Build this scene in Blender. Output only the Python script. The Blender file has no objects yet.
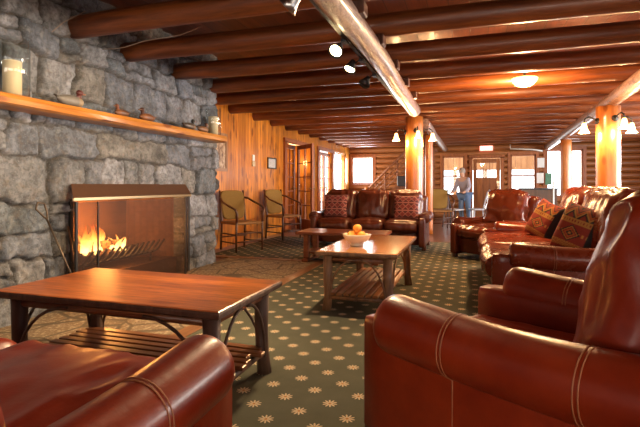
import bpy, math, random
import numpy as np
from mathutils import Vector, Matrix, noise
random.seed(7)
PI = math.pi
C = bpy.context.scene.collection
sc = bpy.context.scene
FZ = -0.012          # wood floor; rug and hearth tops are at z = 0

# ------------------------------------------------------------------ mesh building
class MB:
    def __init__(s): s.v=[]; s.f=[]; s.mi=[]; s.sm=[]; s.col=None
    def add(s, vs, fs, mi=0, smooth=False):
        o=len(s.v); s.v += [tuple(p) for p in vs]
        for f in fs:
            s.f.append([o+i for i in f]); s.mi.append(mi); s.sm.append(smooth)
        return s
    def box(s, c, d, mi=0, M=None, bev=0.0):
        x,y,z = d[0]/2, d[1]/2, d[2]/2
        c = Vector(c); M = M or Matrix.Identity(3)
        if bev<=0:
            vs=[c+M@Vector((sx*x,sy*y,sz*z)) for sx in(-1,1) for sy in(-1,1) for sz in(-1,1)]
            fs=[(0,1,3,2),(4,6,7,5),(0,4,5,1),(2,3,7,6),(0,2,6,4),(1,5,7,3)]
            return s.add(vs,fs,mi)
        b=min(bev,x*.98,y*.98,z*.98)
        vs=[];idx={}
        for sx in(-1,1):
            for sy in(-1,1):
                for sz in(-1,1):
                    for k,p in enumerate(((sx*x,sy*(y-b),sz*(z-b)),(sx*(x-b),sy*y,sz*(z-b)),(sx*(x-b),sy*(y-b),sz*z))):
                        idx[(sx,sy,sz,k)]=len(vs); vs.append(c+M@Vector(p))
        I=idx; fs=[]
        for q in(-1,1):
            fs.append([I[(q,-1,-1,0)],I[(q,1,-1,0)],I[(q,1,1,0)],I[(q,-1,1,0)]])
            fs.append([I[(-1,q,-1,1)],I[(1,q,-1,1)],I[(1,q,1,1)],I[(-1,q,1,1)]])
            fs.append([I[(-1,-1,q,2)],I[(1,-1,q,2)],I[(1,1,q,2)],I[(-1,1,q,2)]])
            for r in(-1,1):
                fs.append([I[(q,r,-1,0)],I[(q,r,1,0)],I[(q,r,1,1)],I[(q,r,-1,1)]])
                fs.append([I[(q,-1,r,0)],I[(q,1,r,0)],I[(q,1,r,2)],I[(q,-1,r,2)]])
                fs.append([I[(-1,q,r,1)],I[(1,q,r,1)],I[(1,q,r,2)],I[(-1,q,r,2)]])
                for t in(-1,1): fs.append([I[(q,r,t,0)],I[(q,r,t,1)],I[(q,r,t,2)]])
        return s.add(vs,fs,mi)
    def tube(s, pts, rad, n=10, mi=0, caps=True, closed=False, sq=1.0):
        P=[Vector(p) for p in pts]; m=len(P)
        R=[rad]*m if isinstance(rad,(int,float)) else list(rad)
        vs=[]; prev=None
        for i in range(m):
            if closed: t=(P[(i+1)%m]-P[i-1])
            else: t=P[min(i+1,m-1)]-P[max(i-1,0)]
            if t.length<1e-9: t=Vector((0,0,1))
            t.normalize()
            if prev is None:
                a=Vector((0,0,1)) if abs(t.z)<.9 else Vector((1,0,0))
                u=t.cross(a).normalized()
            else:
                u=(prev-t*prev.dot(t))
                u=u.normalized() if u.length>1e-6 else t.orthogonal().normalized()
            w=t.cross(u); prev=u
            for k in range(n):
                a=2*PI*k/n
                vs.append(P[i]+R[i]*(math.cos(a)*u+sq*math.sin(a)*w))
        fs=[]
        rng = m if closed else m-1
        for i in range(rng):
            j=(i+1)%m
            for k in range(n):
                l=(k+1)%n
                fs.append((i*n+k,i*n+l,j*n+l,j*n+k))
        s.add(vs,fs,mi,True)
        if caps and not closed:
            o=len(s.v)-m*n
            s.f.append([o+k for k in range(n)][::-1]); s.mi.append(mi); s.sm.append(False)
            s.f.append([o+(m-1)*n+k for k in range(n)]); s.mi.append(mi); s.sm.append(False)
        return s
    def lathe(s, prof, c=(0,0,0), n=20, mi=0, axis='z'):
        vs=[]; c=Vector(c)
        for r,z in prof:
            for k in range(n):
                a=2*PI*k/n; p=Vector((r*math.cos(a),r*math.sin(a),z))
                if axis=='x': p=Vector((p.z,p.x,p.y))
                if axis=='y': p=Vector((p.x,p.z,p.y))
                vs.append(c+p)
        fs=[]
        for i in range(len(prof)-1):
            for k in range(n):
                l=(k+1)%n; fs.append((i*n+k,i*n+l,(i+1)*n+l,(i+1)*n+k))
        return s.add(vs,fs,mi,True)
    def ball(s, c, r, n=12, mi=0):
        r = (r,r,r) if isinstance(r,(int,float)) else r
        vs=[];m=n//2+1
        for i in range(m+1):
            b=-PI/2+PI*i/m
            for k in range(n):
                a=2*PI*k/n
                vs.append((c[0]+r[0]*math.cos(b)*math.cos(a),c[1]+r[1]*math.cos(b)*math.sin(a),c[2]+r[2]*math.sin(b)))
        fs=[]
        for i in range(m):
            for k in range(n):
                l=(k+1)%n; fs.append((i*n+k,i*n+l,(i+1)*n+l,(i+1)*n+k))
        return s.add(vs,fs,mi,True)
    def cushion(s, c, d, r=.06, puff=(0,0,0), n=14, wr=0.0, seed=0, M=None, mi=0, wscale=(3,12,3)):
        """soft rounded box: each face bulges, wr = crease depth"""
        hx,hy,hz=d[0]/2,d[1]/2,d[2]/2; c=Vector(c); M=M or Matrix.Identity(3)
        vid={}; vs=[]; fs=[]
        def vert(p):
            k=(round(p[0],4),round(p[1],4),round(p[2],4))
            if k in vid: return vid[k]
            q=Vector((p[0]*hx,p[1]*hy,p[2]*hz))
            rr=min(r,hx,hy,hz)
            inn=Vector((max(-hx+rr,min(hx-rr,q.x)),max(-hy+rr,min(hy-rr,q.y)),max(-hz+rr,min(hz-rr,q.z))))
            dd=q-inn
            nrm=dd.normalized() if dd.length>1e-9 else Vector((0,0,0))
            q=inn+nrm*min(rr,dd.length if dd.length<rr else rr)
            fx=(1-p[0]**2);fy=(1-p[1]**2);fz=(1-p[2]**2)
            q.x+=p[0]*puff[0]*fy*fz*1.0; q.y+=p[1]*puff[1]*fx*fz; q.z+=p[2]*puff[2]*fx*fy
            if wr:
                a=noise.noise(Vector((q.x*wscale[0]+seed*3.1,q.y*wscale[1]+q.x*2,q.z*wscale[2]+seed)))
                b=noise.noise(Vector((q.x*wscale[0]*2.6+seed,q.y*wscale[1]*2.2,q.z*wscale[2]*2.3+seed*7)))
                w=(-(abs(a)**.6)+.5)*wr+b*wr*.35
                q+=(nrm if nrm.length>.1 else Vector((p[0],p[1],p[2])).normalized())*w
            vid[k]=len(vs); vs.append(c+M@q); return vid[k]
        g=[]
        for i in range(n+1):
            t=-1+2*i/n; g.append(math.copysign(abs(t)**.8,t))
        for ax in range(3):
            for sg in(-1,1):
                for i in range(n):
                    for j in range(n):
                        quad=[]
                        for (a,b) in((i,j),(i+1,j),(i+1,j+1),(i,j+1)):
                            p=[0,0,0]; p[ax]=sg; p[(ax+1)%3]=g[a]; p[(ax+2)%3]=g[b]; quad.append(vert(p))
                        fs.append(quad if sg>0 else quad[::-1])
        return s.add(vs,fs,mi,True)
    def build(s, name, mats, parent=None, loc=None, rot=None):
        me=bpy.data.meshes.new(name); me.from_pydata(s.v,[],s.f)
        if not isinstance(mats,(list,tuple)): mats=[mats]
        for m in mats: me.materials.append(m)
        me.polygons.foreach_set('material_index',s.mi); me.polygons.foreach_set('use_smooth',s.sm)
        if s.col is not None:
            a=me.color_attributes.new('tint','FLOAT_COLOR','POINT')
            a.data.foreach_set('color',np.asarray(s.col,dtype=np.float32).ravel())
        me.update()
        o=bpy.data.objects.new(name,me); C.objects.link(o)
        if parent: o.parent=parent
        if loc: o.location=loc
        if rot: o.rotation_euler=rot
        return o

def thing(name,label,cat,loc=(0,0,0),rz=0,group=None):
    o=bpy.data.objects.new(name,None); C.objects.link(o); o.empty_display_size=.1
    o.location=loc; o.rotation_euler=(0,0,rz); o['label']=label; o['category']=cat
    if group: o['group']=group
    return o
def tag(o,label,cat,group=None):
    o['label']=label; o['category']=cat
    if group: o['group']=group
    return o
def struct(o): o['kind']='structure'; return o
def dup(root,loc,rz,label=None,group=None):
    r=root.copy(); C.objects.link(r); r.location=loc; r.rotation_euler=(0,0,rz)
    if label: r['label']=label
    if group: r['group']=group
    for ch in list(root.children):
        c=ch.copy(); C.objects.link(c); c.parent=r
        for g in ch.children:
            d=g.copy(); C.objects.link(d); d.parent=c
    return r
def Rz(a): return Matrix.Rotation(a,3,'Z')
def Rx(a): return Matrix.Rotation(a,3,'X')
def Ry(a): return Matrix.Rotation(a,3,'Y')

# ------------------------------------------------------------------ materials
class NT:
    def __init__(s,name):
        s.m=bpy.data.materials.new(name); s.m.use_nodes=True
        s.t=s.m.node_tree; s.N=s.t.nodes; s.L=s.t.links
        s.N.clear(); s.out=s.N.new('ShaderNodeOutputMaterial')
    def n(s,t,**k):
        x=s.N.new(t)
        for a,b in k.items(): setattr(x,a,b)
        return x
    def put(s,sock,v):
        if isinstance(v,bpy.types.NodeSocket): s.L.new(v,sock)
        elif isinstance(v,(tuple,list)) and len(v)==3 and sock.type=='RGBA': sock.default_value=(*v,1)
        else: sock.default_value=v
    def math(s,op,a,b=0.0,c=0.0):
        x=s.n('ShaderNodeMath',operation=op)
        s.put(x.inputs[0],a); s.put(x.inputs[1],b); s.put(x.inputs[2],c); return x.outputs[0]
    def mix(s,f,a,b):
        x=s.n('ShaderNodeMix',data_type='RGBA'); s.put(x.inputs[0],f); s.put(x.inputs[6],a); s.put(x.inputs[7],b); return x.outputs[2]
    def coord(s,scale=(1,1,1),rot=(0,0,0),kind='Object'):
        c=s.n('ShaderNodeTexCoord'); mp=s.n('ShaderNodeMapping')
        mp.inputs['Scale'].default_value=scale; mp.inputs['Rotation'].default_value=rot
        s.L.new(c.outputs[kind],mp.inputs[0]); return mp.outputs[0]
    def geo(s):
        return s.n('ShaderNodeNewGeometry').outputs['Position']
    def noise(s,vec,scale=5,detail=4,rough=.6,dist=0):
        x=s.n('ShaderNodeTexNoise'); s.put(x.inputs['Vector'],vec)
        x.inputs['Scale'].default_value=scale; x.inputs['Detail'].default_value=detail
        x.inputs['Roughness'].default_value=rough; x.inputs['Distortion'].default_value=dist; return x.outputs[0]
    def ramp(s,f,stops):
        x=s.n('ShaderNodeValToRGB'); s.put(x.inputs[0],f); e=x.color_ramp.elements
        while len(e)<len(stops): e.new(.5)
        for i,(p,c) in enumerate(stops):
            e[i].position=p; e[i].color=(*c,1) if len(c)==3 else c
        return x.outputs[0]
    def bsdf(s,col,rough=.5,spec=.5,metal=0,coat=0,bump=None,bs=.3,bd=.01,**k):
        b=s.n('ShaderNodeBsdfPrincipled')
        s.put(b.inputs['Base Color'],col); s.put(b.inputs['Roughness'],rough)
        b.inputs['Specular IOR Level'].default_value=spec; b.inputs['Metallic'].default_value=metal
        b.inputs['Coat Weight'].default_value=coat; b.inputs['Coat Roughness'].default_value=.15
        if bump is not None:
            u=s.n('ShaderNodeBump'); u.inputs['Strength'].default_value=bs; u.inputs['Distance'].default_value=bd
            s.put(u.inputs['Height'],bump); s.L.new(u.outputs[0],b.inputs['Normal'])
        for a,v in k.items(): s.put(b.inputs[a.replace('_',' ')],v)
        s.L.new(b.outputs[0],s.out.inputs[0]); return b

def m_plain(name,col,rough=.5,spec=.5,metal=0,coat=0,var=.15,scale=8):
    t=NT(name); v=t.noise(t.coord(),scale,3)
    c=t.mix(v,tuple(x*(1-var) for x in col),tuple(min(1,x*(1+var)) for x in col))
    t.bsdf(c,rough,spec,metal,coat); return t.m
def m_leather(name,a,b,rough=.33):
    t=NT(name); co=t.coord()
    big=t.noise(co,3.5,5,.65); fine=t.noise(co,160,2); mid=t.noise(co,28,4,.6)
    c=t.mix(t.ramp(big,[(.3,(0,0,0)),(.72,(1,1,1))]),a,b)
    h=t.math('ADD',t.math('MULTIPLY',fine,.35),mid)
    r=t.math('ADD',t.math('MULTIPLY',big,.18),rough-.09)
    t.bsdf(c,r,.38,coat=.08,bump=h,bs=.22,bd=.004); return t.m
def m_wood(name,a,b,axis='x',rough=.35,coat=.2,grain=1.0,bump=.2,knots=False,boards=None,dark=(.05,.015,.006),flat=None,kt=(.14,.27)):
    """grain runs along axis; boards=(axis_across,width) draws board joints"""
    t=NT(name)
    sc_={'x':(.8,9,9),'y':(9,.8,9),'z':(9,9,.8)}[axis]
    co=t.coord(tuple(v*grain for v in sc_)); raw=t.coord()
    g=t.noise(co,2.2,6,.62,.6); g2=t.noise(co,9,3,.6)
    f=t.ramp(g,[(.36,(0,0,0)),(.62,(1,1,1))])
    c=t.mix(f,a,b); c=t.mix(t.math('MULTIPLY',g2,.35),c,dark)
    h=g
    if knots:
        sp=tuple({'x':(1.3,3.2,3.2),'y':(3.2,1.3,3.2),'z':(3.2,3.2,1.3)}[axis])
        v=t.n('ShaderNodeTexVoronoi'); t.put(v.inputs['Vector'],t.coord(tuple(0 if i==flat else q for i,q in enumerate(sp)))); v.inputs['Scale'].default_value=2.3
        k=t.ramp(v.outputs['Distance'],[(kt[0],(1,1,1)),(kt[1],(0,0,0))])
        c=t.mix(t.math('MULTIPLY',k,.9),c,dark)
    if boards:
        ax,w=boards
        sx=t.n('ShaderNodeSeparateXYZ'); t.L.new(raw,sx.inputs[0])
        q=t.math('DIVIDE',sx.outputs[ax],w)
        fr=t.math('FRACT',q); fl=t.math('FLOOR',q)
        wn=t.n('ShaderNodeTexWhiteNoise',noise_dimensions='1D'); t.put(wn.inputs['W'],fl)
        c=t.mix(t.math('MULTIPLY',wn.outputs[0],.6),c,tuple(x*.55 for x in a))
        d=t.math('ABSOLUTE',t.math('SUBTRACT',fr,.5))
        j=t.ramp(d,[(.462,(0,0,0)),(.49,(1,1,1))])
        c=t.mix(t.math('MULTIPLY',j,.85),c,dark)
        h=t.math('SUBTRACT',t.math('MULTIPLY',g,.25),j)
    t.bsdf(c,rough,.5,coat=coat,bump=h,bs=bump,bd=.008); return t.m
def m_metal(name,col,rough=.35,metal=1.0):
    t=NT(name); v=t.noise(t.coord(),20,3)
    t.bsdf(t.mix(v,tuple(x*.8 for x in col),col),rough,.5,metal); return t.m
def m_emit(name,col,strength,base=(.9,.8,.6)):
    t=NT(name); b=t.bsdf(base,.4)
    b.inputs['Emission Color'].default_value=(*col,1); b.inputs['Emission Strength'].default_value=strength; return t.m
def m_glass(name,tint=(1,1,1),gl=.08):
    t=NT(name); a=t.n('ShaderNodeBsdfTransparent'); a.inputs[0].default_value=(*tint,1)
    g=t.n('ShaderNodeBsdfGlossy'); g.inputs['Roughness'].default_value=.03
    m=t.n('ShaderNodeMixShader'); fr_=t.n('ShaderNodeLayerWeight'); fr_.inputs[0].default_value=.5; t.put(m.inputs[0],t.math('ADD',gl*.4,t.math('MULTIPLY',t.math('POWER',fr_.outputs['Facing'],4.0),.55)))
    t.L.new(a.outputs[0],m.inputs[1]); t.L.new(g.outputs[0],m.inputs[2]); t.L.new(m.outputs[0],t.out.inputs[0]); return t.m
def m_tint(name,rough=.8,bump_scale=40,bs=.3,spec=.3,mul=(1,1,1)):
    t=NT(name); a=t.n('ShaderNodeAttribute'); a.attribute_name='tint'
    v=t.noise(t.coord(),bump_scale,4,.65)
    c=t.mix(t.math('MULTIPLY',v,.5),a.outputs[0],(0.02,0.015,.012))
    t.bsdf(c,rough,spec,bump=v,bs=bs,bd=.004); return t.m

LEATHER=m_leather('red_brown_leather',(.125,.008,.0015),(.235,.022,.003),.34)
LEATHER2=m_leather('dark_brown_leather',(.055,.012,.006),(.105,.024,.011),.3)
LEATHER3=m_leather('chestnut_leather',(.115,.013,.004),(.21,.030,.008),.27)
LEATHER4=m_leather('dark_chestnut_leather',(.06,.010,.004),(.12,.022,.008),.23)
STITCH=m_plain('tan_stitching',(.27,.085,.03),.6)
DARKWOOD=m_wood('dark_leg_wood',(.05,.016,.008),(.10,.032,.014),'z')
BARK=m_wood('hickory_bark',(.05,.024,.015),(.12,.06,.035),'z',rough=.6,coat=.05,bump=.6)
HICK=m_wood('hickory_pole',(.06,.022,.011),(.13,.045,.02),'z',rough=.4)
TABLETOP=m_wood('oak_table_top',(.14,.026,.004),(.46,.125,.018),'x',rough=.33,coat=.12,grain=2.6,boards=(1,.12),bump=.06,dark=(.12,.03,.008))
TABLETOP2=m_wood('honey_table_top',(.36,.13,.03),(.55,.23,.06),'y',rough=.2,coat=.4,grain=1.5,boards=(0,.12),bump=.06,dark=(.2,.06,.012))
SLAT=m_wood('slat_wood',(.13,.04,.015),(.25,.085,.03),'x',rough=.4)
SLAT2=m_wood('slat_wood_golden',(.25,.085,.025),(.42,.16,.045),'y',rough=.4)
REDTABLE=m_wood('red_stained_wood',(.15,.035,.012),(.26,.07,.022),'x',rough=.3)
BEAM=m_wood('beam_log_wood',(.12,.027,.006),(.29,.075,.014),'x',rough=.46,coat=.14,grain=.8,bump=.35)
CEIL=m_wood('ceiling_boards',(.11,.024,.008),(.19,.045,.014),'y',rough=.4,coat=.1,boards=(0,.2),bump=.3,dark=(.02,.006,.004))
PINE=m_wood('knotty_pine_boards',(.50,.145,.011),(.9,.345,.036),'z',rough=.32,coat=.25,knots=True,boards=(1,.135),bump=.3,flat=0,kt=(.19,.33),dark=(.19,.05,.01))
PINEX=m_wood('knotty_pine_boards_across',(.50,.145,.011),(.9,.345,.036),'z',rough=.35,coat=.2,knots=True,boards=(0,.135),bump=.3,flat=1,kt=(.19,.33),dark=(.19,.05,.01))
LOGSIDE=m_wood('log_siding',(.22,.07,.016),(.4,.135,.03),'x',rough=.55,coat=.05,bump=.3,dark=(.07,.02,.008))
POST=m_wood('honey_post_log',(.34,.092,.015),(.54,.18,.034),'z',rough=.36,coat=.3,knots=True,bump=.25,dark=(.2,.055,.012))
t=NT('weathered_purlin_log'); co=t.coord((9,2.2,9)); n1=t.noise(co,2.6,6,.7,.8); n2=t.noise(t.coord(),38,5,.7)
c=t.mix(t.ramp(n1,[(.36,(0,0,0)),(.62,(1,1,1))]),(.11,.05,.036),(.36,.22,.165)); c=t.mix(t.ramp(n2,[(.5,(0,0,0)),(.64,(.7,.7,.7))]),c,(.06,.026,.02))
t.bsdf(c,.36,.5,coat=.35,bump=t.math('ADD',n1,t.math('MULTIPLY',n2,.5)),bs=.8,bd=.012); PURLIN=t.m
TRIM=m_wood('red_brown_trim',(.24,.058,.010),(.4,.112,.02),'z',rough=.55,coat=0)
DOORW=m_wood('door_wood',(.3,.08,.013),(.46,.14,.022),'z',rough=.6,coat=0,boards=(0,.2),bump=.2,dark=(.1,.03,.01))
MANTEL=m_wood('mantel_wood',(.42,.145,.016),(.62,.26,.045),'y',rough=.38,coat=.2,knots=True,dark=(.2,.05,.01))
PORCHW=m_wood('porch_boards',(.5,.22,.08),(.7,.36,.15),'z',rough=.6,coat=0,boards=(0,.2))
FLOOR=m_wood('wood_floor_boards',(.12,.042,.025),(.22,.085,.05),'y',rough=.3,coat=.2,boards=(0,.11),bump=.1)
STRIP=m_wood('rug_border_wood',(.17,.07,.025),(.27,.12,.045),'y',rough=.45)
BLACK=m_metal('black_iron',(.03,.028,.028),.5,.6)
STEEL=m_metal('brushed_steel',(.42,.40,.38),.3)
BRASS=m_metal('dull_brass',(.36,.25,.13),.3)
GLASS=m_glass('clear_glass')
HURR=m_glass('hurricane_glass',(.93,.95,.95),.12)
WAX=m_plain('cream_wax',(.86,.68,.42),.5,var=.05)
CERAMIC=m_plain('cream_ceramic',(.8,.62,.42),.3,coat=.3,var=.04)
ORANGE=m_plain('orange_peel',(.85,.3,.03),.45,var=.1,scale=60)
OLIVE=m_plain('olive_woven_cover',(.22,.125,.03),.8,.2,var=.3,scale=60)
SEATW=m_plain('woven_rush_seat',(.25,.115,.035),.7,.3,var=.35,scale=70)
WHITE=m_plain('white_paint',(.75,.74,.7),.5,var=.05)
GREEN=m_plain('green_board',(.06,.2,.11),.5)
CHAR=m_plain('charcoal_paint',(.04,.04,.05),.45)
FROST=m_emit('lit_frosted_shade',(1,.5,.14),5)
BULB=m_emit('lit_bulb',(1,.72,.36),40)
EXITR=m_emit('lit_exit_panel',(1,.36,.28),1.6,(.8,.3,.25))
EXITW=m_emit('lit_exit_letters',(1,.9,.85),3)
KILIM=m_tint('kilim_weave',.85,120,.4)
t=NT('field_stone'); a=t.n('ShaderNodeAttribute'); a.attribute_name='tint'
co=t.coord(); v=t.noise(co,26,6,.72); v2=t.noise(co,110,3,.7); v3=t.noise(co,11,5,.7,.4)
c=t.mix(t.ramp(v,[(.42,(0,0,0)),(.62,(.62,.62,.62))]),a.outputs[0],(.035,.033,.032))
c=t.mix(t.ramp(v2,[(.56,(0,0,0)),(.72,(.5,.5,.5))]),c,(.42,.42,.41))
c=t.mix(t.ramp(v3,[(.52,(0,0,0)),(.7,(.5,.5,.5))]),c,(.17,.125,.085))
t.bsdf(c,.78,.35,bump=t.math('ADD',t.math('MULTIPLY',v2,.3),v),bs=.9,bd=.012); STONE=t.m
BARK2=m_wood('golden_hickory_bark',(.14,.06,.025),(.3,.14,.055),'z',rough=.5,coat=.1,bump=.6)
DECOY=m_tint('painted_decoy',.45,20,.1,.5)
LOGM=m_wood('fire_log_bark',(.04,.02,.013),(.1,.05,.03),'y',rough=.9,coat=0)
# soot-stained fire box
t=NT('sooty_firebrick'); v=t.noise(t.coord(),6,5,.6)
br=t.n('ShaderNodeTexBrick'); t.put(br.inputs['Vector'],t.coord((1,1,1),(PI/2,0,PI/2)))
br.inputs['Scale'].default_value=4; br.inputs['Color1'].default_value=(.2,.1,.055,1); br.inputs['Color2'].default_value=(.15,.07,.04,1); br.inputs['Mortar'].default_value=(.1,.06,.04,1)
t.bsdf(t.mix(t.math('MULTIPLY',v,.7),br.outputs[0],(.07,.035,.02)),.9,.2,bump=v,bs=.4); FIREBRICK=t.m
# mesh of the fire screen
t=NT('fire_screen_mesh'); a=t.n('ShaderNodeBsdfTransparent'); a.inputs[0].default_value=(.95,.9,.86,1)
b=t.bsdf((.06,.035,.025),.5,.3,.3); m=t.n('ShaderNodeMixShader')
wv=t.coord((1,1,1)); sp=t.n('ShaderNodeSeparateXYZ'); t.L.new(wv,sp.inputs[0])
m.inputs[0].default_value=.4
t.L.new(a.outputs[0],m.inputs[1]); t.L.new(b.outputs[0],m.inputs[2]); t.L.new(m.outputs[0],t.out.inputs[0]); SCREEN=t.m
HOOD=m_metal('bronze_hood_mesh',(.16,.075,.04),.5,.5)
# flames
t=NT('flame'); co=t.coord(); sp=t.n('ShaderNodeSeparateXYZ'); t.L.new(co,sp.inputs[0])
hgt=t.math('DIVIDE',sp.outputs[2],.27)
wob=t.math('ADD',hgt,t.math('MULTIPLY',t.math('SUBTRACT',t.noise(co,16,3),.5),.6))
colr=t.ramp(wob,[(.0,(1,.62,.2)),(.4,(1,.36,.05)),(.9,(1,.1,.008))])
e=t.n('ShaderNodeEmission'); t.put(e.inputs[0],colr); t.put(e.inputs[1],t.math('MULTIPLY',t.math('SUBTRACT',1.25,t.math('MINIMUM',hgt,1.0)),8))
tr=t.n('ShaderNodeBsdfTransparent'); m=t.n('ShaderNodeMixShader')
al=t.ramp(wob,[(.0,(.5,.5,.5)),(.5,(.3,.3,.3)),(1.0,(.08,.08,.08))]); t.put(m.inputs[0],al)
t.L.new(tr.outputs[0],m.inputs[1]); t.L.new(e.outputs[0],m.inputs[2]); t.L.new(m.outputs[0],t.out.inputs[0]); FLAME=t.m
t=NT('glowing_embers'); v=t.noise(t.coord(),22,4); b=t.bsdf((.05,.02,.01),.9)
t.put(b.inputs['Emission Color'],t.ramp(v,[(.42,(.02,.002,0)),(.6,(1,.24,.03))])); b.inputs['Emission Strength'].default_value=4; EMBER=t.m
# daisy carpet
def carpet():
    t=NT('daisy_carpet'); A=.1185
    sp=t.n('ShaderNodeSeparateXYZ'); t.L.new(t.geo(),sp.inputs[0])
    x=t.math('ADD',sp.outputs[0],.896); y=t.math('SUBTRACT',sp.outputs[1],1.946)
    p=t.math('DIVIDE',t.math('ADD',x,y),2*A); q=t.math('DIVIDE',t.math('SUBTRACT',x,y),2*A)
    fp=t.math('SUBTRACT',p,t.math('ROUND',p)); fq=t.math('SUBTRACT',q,t.math('ROUND',q))
    dx=t.math('MULTIPLY',t.math('ADD',fp,fq),A); dy=t.math('MULTIPLY',t.math('SUBTRACT',fp,fq),A)
    r=t.math('SQRT',t.math('ADD',t.math('MULTIPLY',dx,dx),t.math('MULTIPLY',dy,dy)))
    th=t.math('ARCTAN2',dy,dx)
    pet=t.math('ABSOLUTE',t.math('COSINE',t.math('MULTIPLY',th,5)))
    lim=t.math('ADD',.009,t.math('MULTIPLY',t.math('POWER',pet,1.2),.029))
    fl=t.math('LESS_THAN',r,lim); hole=t.math('LESS_THAN',r,.0075)
    fl=t.math('MULTIPLY',fl,t.math('GREATER_THAN',t.math('ADD',r,t.math('MULTIPLY',pet,.02)),.012))
    pile=t.noise(t.geo(),260,3,.7); bl=t.noise(t.geo(),7,4,.6)
    g=t.mix(bl,(.070,.068,.047),(.115,.108,.077)); g=t.mix(t.math('MULTIPLY',pile,.55),g,(.05,.052,.036))
    cr=t.mix(pile,(.5,.36,.22),(.62,.48,.33)); cr=t.mix(hole,cr,(.5,.2,.04))
    t.bsdf(t.mix(t.math('MULTIPLY',fl,.8),g,cr),.95,.1,bump=pile,bs=.5,bd=.004); return t.m
CARPET=carpet()
t=NT('flagstone'); co=t.geo(); v=t.n('ShaderNodeTexVoronoi',feature='DISTANCE_TO_EDGE'); t.put(v.inputs['Vector'],co); v.inputs['Scale'].default_value=3.2
n1=t.noise(co,9,6,.7); n2=t.noise(co,30,4,.7)
c=t.mix(n1,(.12,.075,.042),(.27,.19,.115)); c=t.mix(t.ramp(n2,[(.5,(0,0,0)),(.62,(1,1,1))]),c,(.4,.32,.22))
j=t.ramp(v.outputs['Distance'],[(.02,(1,1,1)),(.05,(0,0,0))]); c=t.mix(j,c,(.1,.075,.05))
t.bsdf(c,.7,.3,bump=t.math('SUBTRACT',n2,j),bs=.5,bd=.01); FLAG=t.m

# ------------------------------------------------------------------ room shell
XL,XR,YB,YF,ZC=-4.1,5.5,16.0,-3.5,2.86
struct(MB().box((.7,6.2,FZ-.05),(9.8,20,.1)).build('floor',FLOOR))
struct(MB().box((.7,6.2,ZC+.05),(9.8,20,.1)).build('ceiling',CEIL))
def wall_boxes(axis,pos,thick,a0,a1,z0,z1,holes):
    """boxes of a wall (axis 'x' = plane X=pos, runs along Y) around holes (a0,a1,z0,z1)"""
    mb=MB(); cuts=sorted({a0,a1}|{h[0] for h in holes}|{h[1] for h in holes})
    for l,r in zip(cuts,cuts[1:]):
        hs=[h for h in holes if h[0]<=l+1e-6 and h[1]>=r-1e-6]
        spans=[(z0,z1)]
        for h in hs: spans=[q for s in spans for q in ((s[0],min(s[1],h[2])),(max(s[0],h[3]),s[1])) if q[1]-q[0]>1e-4]
        for s in spans:
            c,d=((l+r)/2,(s[0]+s[1])/2),(r-l,s[1]-s[0])
            if axis=='x': mb.box((pos,c[0],c[1]),(thick,d[0],d[1]))
            else: mb.box((c[0],pos,c[1]),(d[0],thick,d[1]))
    return mb
# left wall of knotty pine beyond the chimney
LH=[(10.0,11.82,FZ,2.08),(12.45,13.75,FZ,2.08),(13.95,15.3,.55,2.12)]
struct(wall_boxes('x',XL-.06,.12,5.6,YB,FZ,ZC,LH).build('wall_left',PINE))
RH=[(-1.5,1.0,.8,2.1),(2.0,4.6,.8,2.1),(6.2,8.6,.8,2.1),(10.2,12.6,.8,2.1)]
struct(wall_boxes('x',XR+.06,.12,YF,YB,FZ,ZC,RH).build('wall_right',PINE))
FH=[(-2.9,-.7,.75,2.15),(.4,2.9,.75,2.15),(3.4,5.0,.75,2.15)]
struct(wall_boxes('y',YF-.06,.12,-4.2,XR,FZ,ZC,FH).build('wall_front',PINEX))
# far wall of round logs
BH=[(-4.0,-3.22,1.12,2.08),(-.87,-.18,.72,2.03),(.08,.94,FZ,1.95),(1.24,1.98,.72,2.05),(2.28,3.3,.72,2.18)]
def log_wall():
    mb=MB(); hgt=.185; z=FZ; i=0
    while z<ZC-.02:
        zc=z+hgt/2
        segs=[(XL,XR)]
        for h in BH:
            if h[2]<zc<h[3]:
                segs=[q for s in segs for q in((s[0],min(s[1],h[0])),(max(s[0],h[1]),s[1])) if q[1]-q[0]>.01]
        for a,b in segs:
            prof=[]
            for k in range(9):
                an=-PI/2+PI*k/8
                prof.append((YB+.02-math.cos(an)*.085,zc+math.sin(an)*hgt/2))
            vs=[(a,y,zz) for y,zz in prof]+[(b,y,zz) for y,zz in prof]
            n=9; mb.add(vs,[(k,k+1,n+k+1,n+k) for k in range(n-1)],0,True)
            mb.box(((a+b)/2,YB+.06,zc),(b-a,.08,hgt))
        z+=hgt
    return mb
struct(log_wall().build('wall_back',LOGSIDE))

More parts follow.
